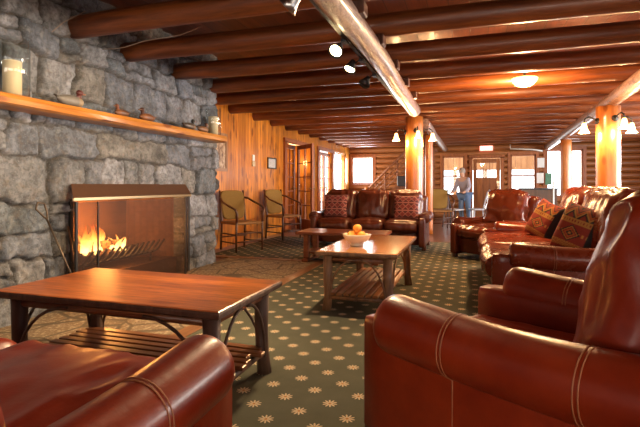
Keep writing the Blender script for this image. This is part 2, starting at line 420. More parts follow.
def window(n,axis,pos,a0,a1,z0,z1,cols=1,rows=2,face=-1,fw=.07,mat=TRIM,wide=.09):
    """casing + sash on a wall; face = side of the room"""
    mb=MB()
    def b(a,c,z,d,w=.1,off=0):
        if axis=='y': mb.box((a,pos+off,z),(c,w,d))
        else: mb.box((pos+off,a,z),(w,c,d))
    am,zm=(a0+a1)/2,(z0+z1)/2
    o=face*.075
    b(a0-wide/2,wide,zm,z1-z0+2*wide,.05,o); b(a1+wide/2,wide,zm,z1-z0+2*wide,.05,o)
    b(am,a1-a0,z1+wide/2,wide,.05,o); b(am,a1-a0+2*wide+.06,z0-wide/3,wide*.6,.1,o)
    for a in(a0+.02,a1-.02): b(a,.04,zm,z1-z0,.12)
    for z in(z0+.02,z1-.02): b(am,a1-a0,z,.04,.12)
    for r in range(1,rows): b(am,a1-a0-.06,z0+(z1-z0)*r/rows,.045,.05)
    for k in range(1,cols): b(a0+(a1-a0)*k/cols,.025,zm,z1-z0,.035)
    o=struct(mb.build('window_%d'%n,mat))
    g=MB()
    if axis=='y': g.box((am,pos+.01,zm),(a1-a0-.08,.006,z1-z0-.08))
    else: g.box((pos+.01,am,zm),(.006,a1-a0-.08,z1-z0-.08))
    g.build('window_glass',GLASS,o)
    return o
window(1,'y',YB+.03,*BH[0],cols=1,rows=1)
window(2,'y',YB+.03,*BH[1])
window(3,'y',YB+.03,*BH[3])
window(4,'y',YB+.03,*BH[4],rows=1)
window(5,'x',XL-.05,*LH[2],face=1,cols=1,rows=1,mat=PINE,wide=.06)
for i,h in enumerate(RH): window(6+i,'x',XR+.05,*h,face=-1,cols=3)  # unseen right-hand windows, added to hold fill lights
for i,h in enumerate(FH): window(10+i,'y',YF-.05,*h,face=1,cols=3)  # unseen windows behind the camera, added to frame the fill lights

# far entrance door
d=struct(MB().box((.51,YB-.01,1.0),(.001,.001,.001)).build('door_1',DOORW)) if False else None
mb=MB()
x0,x1,zt=.10,.92,1.93
for a,b,c_,e in((x0,x0+.11,FZ,zt),(x1-.11,x1,FZ,zt)): mb.box(((a+b)/2,YB-.02,(c_+e)/2),(b-a,.05,e-c_))
for z0_,z1_ in((FZ,.22),(1.12,1.32),(1.8,zt)): mb.box(((x0+x1)/2,YB-.02,(z0_+z1_)/2),(x1-x0-.22,.05,z1_-z0_))
for k in range(3):
    w=(x1-x0-.22)/3; mb.box((x0+.11+w*(k+.5),YB-.005,.67),(w-.012,.03,.9))
for k in range(2): mb.box((x0+.11+.2*(k+1),YB-.02,1.56),(.018,.035,.48))
mb.box(((x0+x1)/2,YB-.02,1.58),(x1-x0-.22,.035,.016))
mb.box(((x0+x1)/2,YB+.012,.66),(x1-x0-.2,.02,1.3)); d1=struct(mb.build('door_1',DOORW))
MB().box(((x0+x1)/2,YB,1.56),(x1-x0-.2,.006,.48)).build('door_glass',GLASS,d1)
MB().ball((x1-.055,YB-.08,1.0),.028).box((x1-.055,YB-.05,1.0),(.05,.012,.2)).box((x1-.055,YB-.05,1.17),(.09,.015,.09)).build('door_knob',m_plain('pale_brass',(.7,.6,.42),.3,metal=.6),d1)
mb=MB()
for x in(.08-.05,.94+.05): mb.box((x,YB-.075,.98),(.1,.05,2.0))
mb.box((.51,YB-.075,2.0),(1.1,.05,.1)); struct(mb.build('trim_1',TRIM))

# glazed French doors of the left wall
def french(n,hinge,ang,w,h=2.05,cols=2,rows=5,mat=TRIM):
    mb=MB(); st=.09
    mb.box((st/2,0,h/2),(st,.045,h)); mb.box((w-st/2,0,h/2),(st,.045,h))
    mb.box((w/2,0,.13),(w-2*st,.045,.26)); mb.box((w/2,0,h-.05),(w-2*st,.045,.1))
    for k in range(1,cols): mb.box((st+(w-2*st)*k/cols,0,h/2+.08),(.022,.03,h-.36))
    for r in range(1,rows): mb.box((w/2,0,.26+(h-.36)*r/rows),(w-2*st,.03,.022))
    o=struct(mb.build('door_%d'%n,mat,loc=(hinge[0],hinge[1],FZ+.01),rot=(0,0,ang)))
    MB().box((w/2,0,h/2+.08),(w-2*st,.006,h-.36)).build('door_glass',GLASS,o)
    MB().ball((w-.045,-.05,1.0),.025).ball((w-.045,.05,1.0),.025).tube([(w-.045,-.05,1.0),(w-.045,.05,1.0)],.01,8).build('door_knob',BRASS,o)
    return o
french(2,(XL-.05,10.04),PI/2,.66)
french(3,(XL+.03,10.72),math.atan2(-.62,.62),.86)
french(4,(XL-.05,12.48),PI/2,.62)
french(5,(XL-.05,13.72),-PI/2,.62)
mb=MB()
for y,w in((9.93,.14),(11.9,.16),(12.38,.12),(13.83,.14)): mb.box((XL+.02,y,1.03),(.06,w,2.14-FZ))
mb.box((XL+.02,10.9,2.13),(.06,2.1,.1)); mb.box((XL+.02,13.1,2.13),(.06,1.6,.1))
struct(mb.build('trim_2',TRIM))
# side room seen through the open door
struct(MB().box((-5.6,12.28,1.3),(2.9,.1,2.64)).build('wall_side_room',PINEX))
struct(MB().box((-6.9,10.4,1.3),(.1,4.2,2.64)).box((-5.5,8.3,1.3),(2.7,.1,2.64)).build('wall_side_room_left',PINE))
struct(MB().box((-5.5,10.4,FZ-.05),(2.6,4.2,.1)).build('floor_side_room',FLOOR))
struct(MB().box((-5.5,10.4,2.5),(2.6,4.2,.1)).build('ceiling_side_room',CEIL))
# porch outside the far door
struct(MB().box((.6,21,-.2),(12,9.6,.2)).build('floor_porch',m_plain('pale_gravel',(.62,.58,.52),.9)))
mb=MB().box((.2,18.6,2.2),(4.6,.06,1.1)); struct(mb.build('wall_porch_valance',PORCHW))
mb=MB()
for x in(-1.25,-.55,.55,1.4): mb.box((x,18.6,.8),(.14,.14,1.9))
struct(mb.build('trim_porch_posts',PORCHW))

# ------------------------------------------------------------------ stone chimney wall
def stone_wall():
    rnd=random.Random(11)
    Y0,Y1,Z0,Z1=.8,5.72,FZ,ZC
    oy0,oy1,oz=3.24,4.93,.96
    ny,nz=352,205
    ys=np.linspace(Y0,Y1,ny); zs=np.linspace(Z0,Z1,nz)
    iy0=int(np.argmin(abs(ys-oy0))); iy1=int(np.argmin(abs(ys-oy1))); iz=int(np.argmin(abs(zs-oz)))
    rows=[(-.3,.2),(.2,.47),(.47,.70),(.70,.955),(.955,1.30),(1.30,1.59),(1.59,1.85),(1.85,2.18),(2.18,2.42),(2.42,2.68),(2.68,3.1)]
    rects=[]
    for i,(a,b) in enumerate(rows):
        y=Y0-.4-rnd.random()*.3
        while y<Y1+.4:
            w=rnd.uniform(.24,.58)*(1.1 if b-a>.28 else .85)
            if i==4 and oy0-.2<y<oy1+.1: w=rnd.uniform(.22,.32)
            h=b-a
            if rnd.random()<.22 and i!=4:
                k=rnd.uniform(.4,.6); q=rnd.uniform(-.03,.03); rects+= [(y,y+w,a,a+h*k),(y,y+w,a+h*k,b)]
            elif rnd.random()<.12 and i!=4 and w>.34:
                k=rnd.uniform(.55,.7); rects+= [(y,y+w*k,a,b),(y+w*k,y+w,a,a+h*.5),(y+w*k,y+w,a+h*.5,b)]
            else: rects.append((y,y+w,a,b))
            y+=w
    n=len(rects); S=np.array([((r[0]+r[1])/2,(r[2]+r[3])/2) for r in rects])
    YY,ZZ=np.meshgrid(ys,zs,indexing='ij'); P=np.stack([YY.ravel(),ZZ.ravel()],1)
    nz1=lambda a,b,c,f: np.array([noise.noise(Vector((y*f,z*f,c))) for y,z in P])
    wy=nz1(0,0,1.7,2.6)*.075+nz1(0,0,4,8)*.03+nz1(0,0,6,21)*.011
    wz=nz1(0,0,9.7,1.5)*.06+nz1(0,0,19,3.4)*.05+nz1(0,0,14,8)*.026+nz1(0,0,16,21)*.011
    Q=P+np.stack([wy,wz],1)
    cell=np.zeros(len(Q),int); e=np.zeros(len(Q))
    for k,(a,b,c_,d_) in enumerate(rects):
        m=(Q[:,0]>=a)&(Q[:,0]<b)&(Q[:,1]>=c_)&(Q[:,1]<d_)
        ex=np.minimum(Q[m,0]-a,b-Q[m,0])+1e-4; ez=np.minimum(Q[m,1]-c_,d_-Q[m,1])+1e-4
        e[m]=(ex**-2.2+ez**-2.2)**(-1/2.2); cell[m]=k
    jw=.016+.010*nz1(0,0,77,5)
    sm=np.clip((e-.003)/jw,0,1); sm=sm*sm*(3-2*sm)
    off=np.array([rnd.uniform(-.014,.022) for _ in range(n)]); ty=np.array([rnd.uniform(-.12,.12) for _ in range(n)]); tz=np.array([rnd.uniform(-.16,.06) for _ in range(n)])
    dy=Q[:,0]-S[cell,0]; dz=Q[:,1]-S[cell,1]
    fine=np.array([noise.fractal(Vector((y*7,z*7,3)),.75,2.2,5)*.026 for y,z in P])
    h=sm*(.042+off[cell]+ty[cell]*dy+tz[cell]*dz-.12*(dy*dy+dz*dz))+fine*(.35+.65*sm)
    base=[(.19,.20,.225),(.15,.165,.195),(.24,.245,.26),(.18,.185,.195),(.21,.20,.185),(.145,.165,.185),(.26,.265,.285)]
    tint=np.array([base[rnd.randrange(len(base))] for _ in range(n)])*np.array([[rnd.uniform(.78,1.15)] for _ in range(n)])
    blotch=np.array([noise.fractal(Vector((y*6,z*6,30)),.8,2.1,4) for y,z in P])
    col=tint[cell]*(1+.55*blotch[:,None])
    lich=np.clip((np.array([noise.noise(Vector((y*17,z*17,55))) for y,z in P])-.28)*3,0,1)[:,None]
    col=col*(1-.5*lich)+np.array([[.3,.3,.28]])*.5*lich
    mort=np.array([[.06,.052,.045]])*(1+.3*blotch[:,None])
    mm=(np.clip((e-.003)/.012,0,1)**1.3)[:,None]
    col=mort*(1-mm)+col*mm
    mb=MB(); X=-3.42
    mb.v=[(X+h[i],P[i,0],P[i,1]) for i in range(len(P))]
    for i in range(ny-1):
        for j in range(nz-1):
            if iy0<=i<iy1 and j<iz: continue
            a=i*nz+j
            mb.f.append((a,a+nz,a+nz+1,a+1)); mb.mi.append(0); mb.sm.append(True)
    cols=[(*np.clip(c_,.01,.9),1) for c_ in col]
    # returns of the opening and the end of the breast
    def strip(idx,dx,n_=5):
        prev=idx; 
        for k in range(1,n_+1):
            new=[]
            for q in idx:
                v=mb.v[q]; new.append(len(mb.v))
                w=noise.noise(Vector((k*1.3,v[1]*8,v[2]*8)))*.02
                y,z=v[1],v[2]
                mb.v.append((X-.03+dx*k/n_,y+(w if abs(y-oy0)<.03 or abs(y-oy1)<.03 else 0),z+(w if abs(z-oz)<.02 else 0))); cols.append(cols[q])
            for a in range(len(idx)-1):
                mb.f.append((prev[a],prev[a+1],new[a+1],new[a])); mb.mi.append(0); mb.sm.append(True)
            prev=new
    strip([iy0*nz+j for j in range(iz+1)],-.12)
    strip([iy1*nz+j for j in range(iz+1)],-.12)
    strip([i*nz+iz for i in range(iy0,iy1+1)],-.12)
    strip([(ny-1)*nz+j for j in range(nz)],-.68,8)
    strip([j for j in range(nz)],-.68,4)
    mb.col=cols
    return mb.build('wall_chimney',STONE), (ys[iy0],ys[iy1],zs[iz])
cw,(OY0,OY1,OZ)=stone_wall(); struct(cw)
mb=MB().box((XL+.35-.1,(YF+.8)/2,(FZ+ZC)/2),(.7,.8-YF+.1,ZC-FZ)); mb.col=[(.24,.235,.225,1)]*len(mb.v)
struct(mb.build('wall_left_stone',STONE))
# fire box (inside of the chimney)
mb=MB(); a=.28
F=[(-3.54,OY0),(-4.02,OY0+a),(-4.02,OY1-a),(-3.54,OY1)]
vs=[(x,y,z) for x,y in F for z in(FZ,OZ+.02)]
mb.add(vs,[(0,1,3,2),(2,3,5,4),(4,5,7,6),(1,7,5,3)])
struct(mb.build('wall_fire_box',FIREBRICK))
struct(MB().box((-3.80,(OY0+OY1)/2,.09),(.62,OY1-OY0-.02,.2)).build('floor_fire_box',FIREBRICK))

# floor coverings
hy=6.12
struct(MB().box((-2.73,(YF+hy)/2,-.006),(1.36,hy-YF,.012)).build('floor_hearth',FLAG))
struct(MB().box((-1.985,(YF+hy+.13)/2,-.004),(.13,hy+.13-YF,.016)).box((-3.06,hy+.065,-.004),(2.02,.13,.016)).build('trim_hearth',STRIP))
mb=MB(); x2=1.9
mb.box(((-1.92+3.4)/2,(YF+.3+9.0)/2,-.006),(3.4+1.92,9.0-YF-.3,.012))
mb.box(((-3.85-1.92)/2,(hy+.13+9.0)/2,-.006),(1.93,9.0-hy-.13,.012))
tag(mb.build('rug',CARPET),'large dark green carpet woven with cream daisies under the seating','rug')

# mantel
mb=MB(); N=26
prof=[(-3.36,1.745),(-3.17,1.745),(-3.125,1.735),(-3.115,1.70),(-3.125,1.665),(-3.16,1.652),(-3.36,1.652)]
for i in range(N+1):
    y=2.42+(5.54-2.42)*i/N
    for k,(x,z) in enumerate(prof):
        w=noise.noise(Vector((y*2.2,k*.7,3)))*.008
        yy=y-(x+3.36)*.22*(1 if i==0 else 0)
        mb.v.append((x+(w if k in(1,2,3,4,5) else 0),yy,z+(w*.7 if k in(3,4,5,6) else 0)))
K=len(prof)
for i in range(N):
    for k in range(K):
        l=(k+1)%K; mb.f.append((i*K+k,i*K+l,(i+1)*K+l,(i+1)*K+k)); mb.mi.append(0); mb.sm.append(False)
mb.f+= [list(range(K))[::-1],[N*K+k for k in range(K)]]; mb.mi+=[0,0]; mb.sm+=[False,False]
tag(mb.build('mantel_shelf',MANTEL),'long orange timber mantel shelf across the stone chimney','shelf')

# ------------------------------------------------------------------ ceiling logs
def log(name,p0,p1,r0,r1,mat,n=18,seg=26,wob=.012,seed=0,parent=None):
    mb=MB(); pts=[];rad=[]
    p0=Vector(p0);p1=Vector(p1)
    for i in range(seg+1):
        t_=i/seg; p=p0.lerp(p1,t_)
        p=p+Vector((noise.noise(Vector((t_*4,seed,1)))*wob,noise.noise(Vector((t_*4,seed,5)))*wob,noise.noise(Vector((t_*4,seed,9)))*wob))
        pts.append(p); rad.append((r0+(r1-r0)*t_)*(1+.05*noise.noise(Vector((t_*9,seed,13)))))
    mb.tube(pts,rad,n); 
    return mb.build(name,mat,parent)
by=[.4,1.25,2.1,3.2,3.95,4.8,5.65,6.5,7.4,8.35,9.2,10.05,10.9,11.75,12.6,13.45,14.3,15.15]
words=['first','second','third','fourth','fifth','sixth','seventh']
for i,y in enumerate(by):
    o=log('ceiling_beam',(-3.46 if y<5.6 else -4.12,y+(.08 if y==3.2 else 0),2.457+(.045 if y==3.2 else 0)),(5.52,y+.02-(.12 if y==3.2 else 0),2.457),.1,.096,BEAM,seed=i*3.7)
    k=i-3
    if k<0: tag(o,'dark round log ceiling beam above and behind the viewer','ceiling beam','log beams behind the viewer')
    elif k<7: tag(o,'reddish round log ceiling beam across the room, %s from the front of the view'%words[k],'ceiling beam','log ceiling beams')
    else: tag(o,'distant round log ceiling beam beyond the first lamp post','ceiling beam','distant log ceiling beams')
lg=tag(log('support_log',(-.80,-.6,2.262),(-.85,7.5,2.275),.088,.1,PURLIN,seed=50,wob=.02),'shiny peeled support log running lengthwise under the beams with track lights','log')
for y in by[3:8]: MB().box((-.745,y,2.325),(.09,.13,.09),bev=.008).build('spacer_block',DARKWOOD,lg)
tag(log('support_log',(-.83,9.05,2.27),(-.8,15.9,2.27),.09,.09,PURLIN,seed=51,wob=.02),'peeled support log running from the sofa lamp post towards the door','log')
tag(log('support_log',(1.68,3.2,2.262),(2.3,15.9,2.262),.095,.095,PURLIN,seed=53,wob=.02),'pale support log on the right carried by two lamp-lit posts','log')
def post(name,x,y,r,top,label,seed):
    mb=MB(); pts=[(x,y,FZ+(top-FZ)*i/14) for i in range(15)]
    mb.tube(pts,[r*(1+.05*noise.noise(Vector((i*.7,seed,0)))) for i in range(15)],20)
    return tag(mb.build(name,POST),label,'post')
post('log_post',-1.0,8.82,.165,2.36,'thick honey coloured log post with lamps behind the far sofa',1)
post('log_post',-.87,10.55,.085,2.19,'slim log post just behind the lamp post by the far sofa',2)
post('log_post',1.83,7.35,.15,2.172,'thick honey coloured log post with lamps behind the right sofa',3)
post('log_post',2.2,12.4,.125,2.175,'pale log post standing in front of the far bright window',4)

# ------------------------------------------------------------------ lamps
def light(kind,name,loc,energy,col,size=.05,rot=None,**k):
    l=bpy.data.lights.new(name,kind); l.energy=energy; l.color=col
    if kind=='AREA': l.shape='RECTANGLE'; l.size,l.size_y=size
    else: l.shadow_soft_size=size
    for a,v in k.items(): setattr(l,a,v)
    o=bpy.data.objects.new(name,l); C.objects.link(o); o.location=loc
    if rot: o.rotation_euler=rot
    return o
WARM=(1,.60,.27)
def sconce(px,py,r,z,ang,label,energy=42):
    """tulip lamp on a bent arm fixed to a round post"""
    dx,dy=math.cos(ang),math.sin(ang)
    t_=thing('post_lamp',label,'lamp',(px+dx*r,py+dy*r,z),ang,'tulip lamps on the log posts')
    MB().lathe([(.0,-.01),(.05,-.005),(.045,.012),(.0,.018)],(0,0,.1),12,axis='x').build('wall_plate',BLACK,t_)
    MB().tube([(0,0,.1),(.06,0,.14),(.12,0,.16),(.17,0,.13),(.18,0,.075)],.011,8).build('arm',BLACK,t_)
    sh_=MB().lathe([(.022,.075),(.03,.055),(.04,.01),(.05,-.03),(.075,-.065),(.072,-.066),(.047,-.03),(.036,.01),(.0,.05)],(.18,0,0),16).build('lamp_shade',FROST,t_)
    MB().ball((.18,0,-.02),(.024,.024,.034)).build('bulb',BULB,sh_)
    light('POINT','lamp_light',(px+dx*(r+.18),py+dy*(r+.18),z-.1),energy,WARM,.05)
sconce(-1.0,8.82,.16,1.98,math.radians(197),'lit tulip lamp on the left of the post behind the far sofa')
sconce(-1.0,8.82,.16,1.99,math.radians(-72),'lit tulip lamp on the front of the post behind the far sofa')
sconce(-1.0,8.82,.16,1.98,math.radians(15),'lit tulip lamp on the right of the post behind the far sofa')
sconce(1.83,7.35,.145,1.87,math.radians(195),'lit tulip lamp on the left of the post behind the right sofa')
sconce(1.83,7.35,.145,1.89,math.radians(-70),'lit tulip lamp on the front of the post behind the right sofa')
sconce(1.83,7.35,.145,1.87,math.radians(17),'lit tulip lamp on the right of the post behind the right sofa')
# ceiling lamp
t_=thing('ceiling_lamp','lit dish ceiling lamp hanging between the log beams','lamp',(.62,6.0,2.33))
MB().tube([(0,0,.04),(0,0,.29)],.014,8).lathe([(0,.29),(.06,.285),(.05,.26),(0,.255)],(0,0,0),14).build('stem',BLACK,t_)
MB().lathe([(.0,-.075),(.05,-.07),(.1,-.05),(.135,-.015),(.15,.02),(.145,.025),(.0,.04)],(0,0,0),22).build('lamp_shade',FROST,t_)
light('POINT','lamp_light',(.62,6.0,2.2),185,WARM,.1)
# glowing globe added in the side room for a lamp reflection
t_=thing('reflection_globe','small glowing globe standing in for a lamp reflection at the open glazed door','lamp',(-4.36,12.22,1.69))
MB().ball((0,-.12,0),.07).build('lamp_shade',FROST,t_)
MB().lathe([(0,-.03),(.05,-.02),(.04,.0),(0,.01)],(0,0,0),12,axis='y').tube([(0,0,0),(0,-.07,-.01)],.012,8).build('wall_plate',BRASS,t_)
light('POINT','lamp_light',(-4.55,11.6,1.7),25,WARM,.08)  # added light that warms the side room
# track lights
rail=thing('light_track','black track rail fixed along the side of the long support log','track light rail',(-.91,0,2.215))
MB().box((0,3.6,0),(.035,5.6,.03)).build('rail',BLACK,rail)
for y in(1.2,2.6,4.1,5.5): MB().tube([(0,y,0),(.05,y,0.02)],.012,6).build('bracket',BLACK,rail)
def track_head(y,x,z,aim,label,lit,metal,energy=60):
    t_=thing('track_spotlight',label,'spotlight',(-.925,y,2.20),0,'spotlights on the track')
    p=Vector((x+.925,.0,z-2.20)); d=Vector(aim).normalized()
    MB().box((0,0,0),(.04,.09,.03)).tube([(0,0,0),(-.03,0,.0),p*.6+Vector((0,0,.01)),p-d*.07],.007,8).build('arm',BLACK,t_)
    q=d.to_track_quat('Z','Y').to_matrix()
    def lth(prof,mat,nm,par=None):
        mb=MB().lathe(prof,(0,0,0),16); mb.v=[tuple(p+q@Vector(v)) for v in mb.v]; return mb.build(nm,mat,par or t_)
    sh_=lth([(0,-.075),(.022,-.07),(.03,-.04),(.045,.0),(.062,.035),(.058,.036),(.04,.0),(0,-.01)],metal,'shade')
    lth([(0,.012),(.03,.014),(.048,.022),(.0,.03)],BULB if lit else CHAR,'bulb',sh_)
    if lit:
        l=light('SPOT','spot_light',Vector((-.925,y,2.20))+p+d*.06,energy,(1,.72,.42),.03,spot_size=1.9,spot_blend=.7)
        l.rotation_euler=d.to_track_quat('-Z','Y').to_euler()
track_head(2.53,-1.0,2.15,(-.9,.1,-.75),'silver track spotlight nearest the viewer at the top of the view',True,STEEL,190)
track_head(3.47,-.99,2.14,(-.25,-.8,-.75),'bright track spotlight facing the viewer under the beams',True,BLACK,90)
track_head(4.06,-1.03,2.15,(-.3,-.45,-1),'track spotlight with a tilted glowing rim behind the brightest one',True,BLACK,140)
track_head(4.65,-1.02,2.14,(-.3,-.6,-.8),'dark unlit track spotlight, farthest along the track',False,BLACK)
# loose wires
tag(MB().tube([(-3.3,2.95,2.35),(-3.25,3.02,2.45),(-3.2,3.2,2.6)],.004,6).build('ceiling_cable',m_plain('grey_cable',(.3,.22,.17),.6)),'thin cable dropping in front of the nearest beam over the mantel','cable')
pts=[(-3.3+.12*i,3.5+.03*math.sin(i*1.1),2.36-.0+.1*(i/9)**2) for i in range(10)]
tag(MB().tube(pts,.004,6).build('ceiling_cable',bpy.data.materials['grey_cable']),'thin slack cable strung between the two nearest beams on the left','cable')

# ------------------------------------------------------------------ leather seating
def sofa(name,label,cat,loc,rz,W,D,n,leather,arm_h=.62,seat_h=.47,back_h=.97,roll=.1,setback=.13,wr=.010,seed=0,recline=.22,stitch=True,arms=(-1,1),panel=True,hi=1,cush=0.0):
    """front faces local -Y"""
    t_=thing(name,label,cat,loc,rz)
    f=-D/2; bk=D/2
    iw=W-4*roll
    MB().cushion((0,.03,.2),(W-4*roll+.1,D-.1,.26),.04,n=8).build('base',leather,t_)
    cw=iw/n
    for i in range(n):
        x=-iw/2+cw*(i+.5)
        mb=MB(); d_=D-.30
        mb.cushion((x,f+d_/2,seat_h-.085),(cw-.006+(.0),d_,.19),.075,(.0,.03,.035),18*hi,wr,seed+i*5,wscale=(9,3,3))
        # piping round the front edge
        o=mb.build('seat_cushion',leather,t_)
    for i in range(n):
        x=-iw/2+cw*(i+.5)
        M=Rx(-recline)
        hgt=back_h-seat_h+.06
        mb=MB().cushion((x,bk-.28+cush,seat_h+hgt/2-.045),(cw-.004,.24,hgt),.1,(.015,.06,.02),18*hi,wr*1.5,seed+40+i*7,M,wscale=(8,4,4))
        mb.build('back_cushion',leather,t_)
    MB().cushion((0,bk-.10,(back_h+.1)/2-.03),(W-2*roll-.02,.2,back_h-.16),.07,(0,.02,.0),12,0,0,Rx(-.1)).build('back_frame',leather,t_)
    for sx in arms:
        mb=MB()
        xr=sx*(W/2-roll); zr=arm_h-roll; y0=f+setback; y1=bk-.06
        pts=[];rad=[]
        L=y1-y0
        for k in range(6):       # domed front
            a=PI/2*k/5; pts.append((xr,y0+.05*(1-math.sin(a)),zr)); rad.append(roll*(.05+.95*math.sqrt(max(0,1-(1-k/5)**2.2))))
        pts=[(xr,y0+.045*(1-math.sqrt(max(0,1-(1-k/6)**2))) if False else y0+.05*(k/6)**2,zr) for k in range(7)]
        rad=[roll*(.12+.88*math.sqrt(max(0,1-(1-k/6)**2))) for k in range(7)]
        for k in range(1,19):
            u=k/18
            pts.append((xr,y0+.05+(L-.05)*u,zr-.018*math.sin(PI*min(1,u*1.1))))
            rad.append(roll*(1.0-.06*math.sin(PI*u)))
        mb.tube(pts,rad,28)
        # panel under the roll, out to the front
        xp=sx*(W/2-roll*1.42)
        mb.cushion((xp,(y0+y1)/2-.06,(zr+.06)/2),(roll*1.2,L+.14,zr-.05),.03,(.01,0,0),10)
        if stitch:
            for u in(.27,.70):
                for e in(-.007,.007):
                    yc=y0+.05+(L-.05)*u+e; zz=zr-.018*math.sin(PI*min(1,u*1.1)); rr=roll*(1.0-.06*math.sin(PI*u))*1.004
                    mb.tube([(xr+rr*math.cos(a),yc,zz+rr*math.sin(a)) for a in [2*PI*q/28 for q in range(28)]],.0022,5,1,closed=True)
                xo=xp+sx*(roll*.6+.012)
                mb.tube([(xo-sx*.004,y0+.05+(L-.05)*u,z) for z in [.1+(zr-.14)*q/8 for q in range(9)]],.0026,5,1)
            xo=xp+sx*(roll*.6+.009)
            mb.tube([(xo,y0+.02+(L-.06)*q/12,zr-roll*.55) for q in range(13)],.0028,5,1)
        mb.build('arm',[leather,STITCH],t_)
    for sx in(-1,1):
        for y in(f+.1,bk-.08):
            MB().box((sx*(W/2-.1),y,.045),(.07,.07,.09),bev=.01).build('leg',DARKWOOD,t_)
    return t_
# near left sofa, facing the big table (+Y)
sofa('leather_sofa','red-brown leather sofa cut off by the lower left corner','sofa',(-1.68,.75,0),PI,2.04,1.28,2,LEATHER,seed=3,wr=.02,roll=.104,arm_h=.63,hi=2,setback=.14)
# near right armchair
u=Vector((-.845,.535)); ang=math.atan2(u.y,u.x)+PI/2
vv=Vector((.535,.845))
A=Vector((-.315,1.805)); Wd=1.18; Dp=1.22
ctr=A - u*(Dp/2-.13) + vv*(Wd/2-.1)
sofa('leather_armchair','large red-brown leather armchair filling the lower right corner','armchair',(ctr.x,ctr.y,0),ang,Wd,Dp,1,LEATHER,arm_h=.655,roll=.114,back_h=1.06,seed=17,wr=.02,recline=.26,hi=2,cush=-.02,seat_h=.40)
# right sofa facing the fireplace (-X)
sofa('leather_sofa','chestnut leather sofa on the right with two patterned cushions','sofa',(.77,5.15,0),-PI/2,2.5,1.30,2,LEATHER3,back_h=1.03,seed=29,wr=.016,hi=2,setback=.18)
# armchair beyond it
ang=math.atan2(-.75,-.66)+PI/2
sofa('leather_armchair','glossy chestnut leather armchair beyond the right sofa near the door','armchair',(.37,7.28,0),ang,1.05,1.0,1,LEATHER4,seed=41,wr=.032,back_h=.98,arm_h=.6,stitch=False)
# far sofa facing the viewer
sofa('leather_sofa','dark brown three seat leather sofa facing the viewer below the lamp post','sofa',(-1.68,8.1,0),0,2.12,.92,3,LEATHER2,back_h=.965,seed=53,wr=.014,stitch=False,hi=2,setback=.1,roll=.09)

# ------------------------------------------------------------------ cushions with woven patterns
def pat_bold(u,v):
    red=(.30,.035,.018); blk=(.028,.02,.02); gold=(.52,.26,.055); org=(.5,.12,.025)
    a=abs(v)
    if u>.8: return blk
    if v>.93 or v<-.93: return red
    if -.86<v<-.62 : return gold if (math.sin(u*24)*.5+v*9)%1>.25 else red
    if .14<v<.36: return gold if abs(v-.25)>.035 or (u*7)%1>.35 else red
    if v>=.36:
        w=(v-.36)/.6; z=abs(((u*1.6+.5)%1)-.5)*2
        k=(w-z*.55)
        for lo,c_ in((-.2,red),(.0,blk),(.14,gold),(.2,red),(.36,org),(.46,blk),(.7,red)):
            if k<lo: return c_
        return blk
    d=abs(u)*1.15+abs(v+.25)*1.7
    for lo,c_ in((.1,gold),(.2,blk),(.32,org),(.42,red),(.5,gold),(.6,blk)):
        if d<lo: return c_
    if abs(v+.24)<.06 and (abs(u)*6)%1>.5: return gold
    return red
def pat_pink(u,v):
    mar=(.10,.02,.022); pink=(.42,.16,.13); blk=(.03,.015,.018); red=(.22,.035,.03)
    for c0 in(-.62,.0,.62):
        w=v-c0
        if abs(w)<.27:
            z=abs(((u*2.2+.5)%1)-.5)*2
            k=abs(abs(w)*4-z*.9)
            if k<.14: return pink
            if abs(w)*4<z*.9-.2: return red
            return mar
        if .27<=abs(w)<.31: return pink
    return blk if abs(abs(v)-.31)<.1 else mar
def pillow(name,label,loc,rot,s=.46,th=.17,pat=pat_bold,back=(.02,.02,.024),group=None):
    mb=MB(); n=64; cols=[]
    for side in(1,-1):
        o=len(mb.v)
        for i in range(n+1):
            for j in range(n+1):
                a,b=-1+2*i/n,-1+2*j/n
                pin=1-.07*(1-a*a)*abs(b)**2-.0; pin2=1-.07*(1-b*b)*abs(a)**2
                z=side*th/2*(max(0,(1-a**4))*max(0,(1-b**4)))**.55
                z+=.006*noise.noise(Vector((a*3,b*3,side)))*(1-a*a)*(1-b*b)
                mb.v.append((a*s/2*pin2,z,b*s/2*pin))
                cols.append((*(pat(a,b) if side<0 else back),1))
        for i in range(n):
            for j in range(n):
                q=(o+i*(n+1)+j,o+(i+1)*(n+1)+j,o+(i+1)*(n+1)+j+1,o+i*(n+1)+j+1)
                mb.f.append(q if side<0 else q[::-1]); mb.mi.append(0); mb.sm.append(True)
    mb.col=cols
    o=mb.build(name,KILIM,loc=loc,rot=rot)
    return tag(o,label,'cushion',group)
pillow('throw_pillow','red, gold and black patterned cushion standing nearer on the right sofa',(.90,4.50,.69),(-.36,.2,-1.0),.44,pat=pat_bold)
pillow('throw_pillow','red and gold patterned cushion leaning behind the nearer one on the right sofa',(.80,5.66,.68),(-.42,.25,-1.1),.44,pat=pat_bold)
pillow('throw_pillow','maroon zigzag cushion at the left end of the far sofa',(-2.32,8.05,.70),(-.28,0,.05),.44,pat=pat_pink,back=(.06,.015,.015))
pillow('throw_pillow','maroon zigzag cushion at the right end of the far sofa',(-1.05,8.05,.69),(-.28,0,-.03),.44,pat=pat_pink,back=(.06,.015,.015))
pillow('throw_pillow','red and yellow patterned cushion at the lower left edge of the view',(-1.20,.70,.66),(-.3,0,PI-.1),.46,pat=pat_bold)

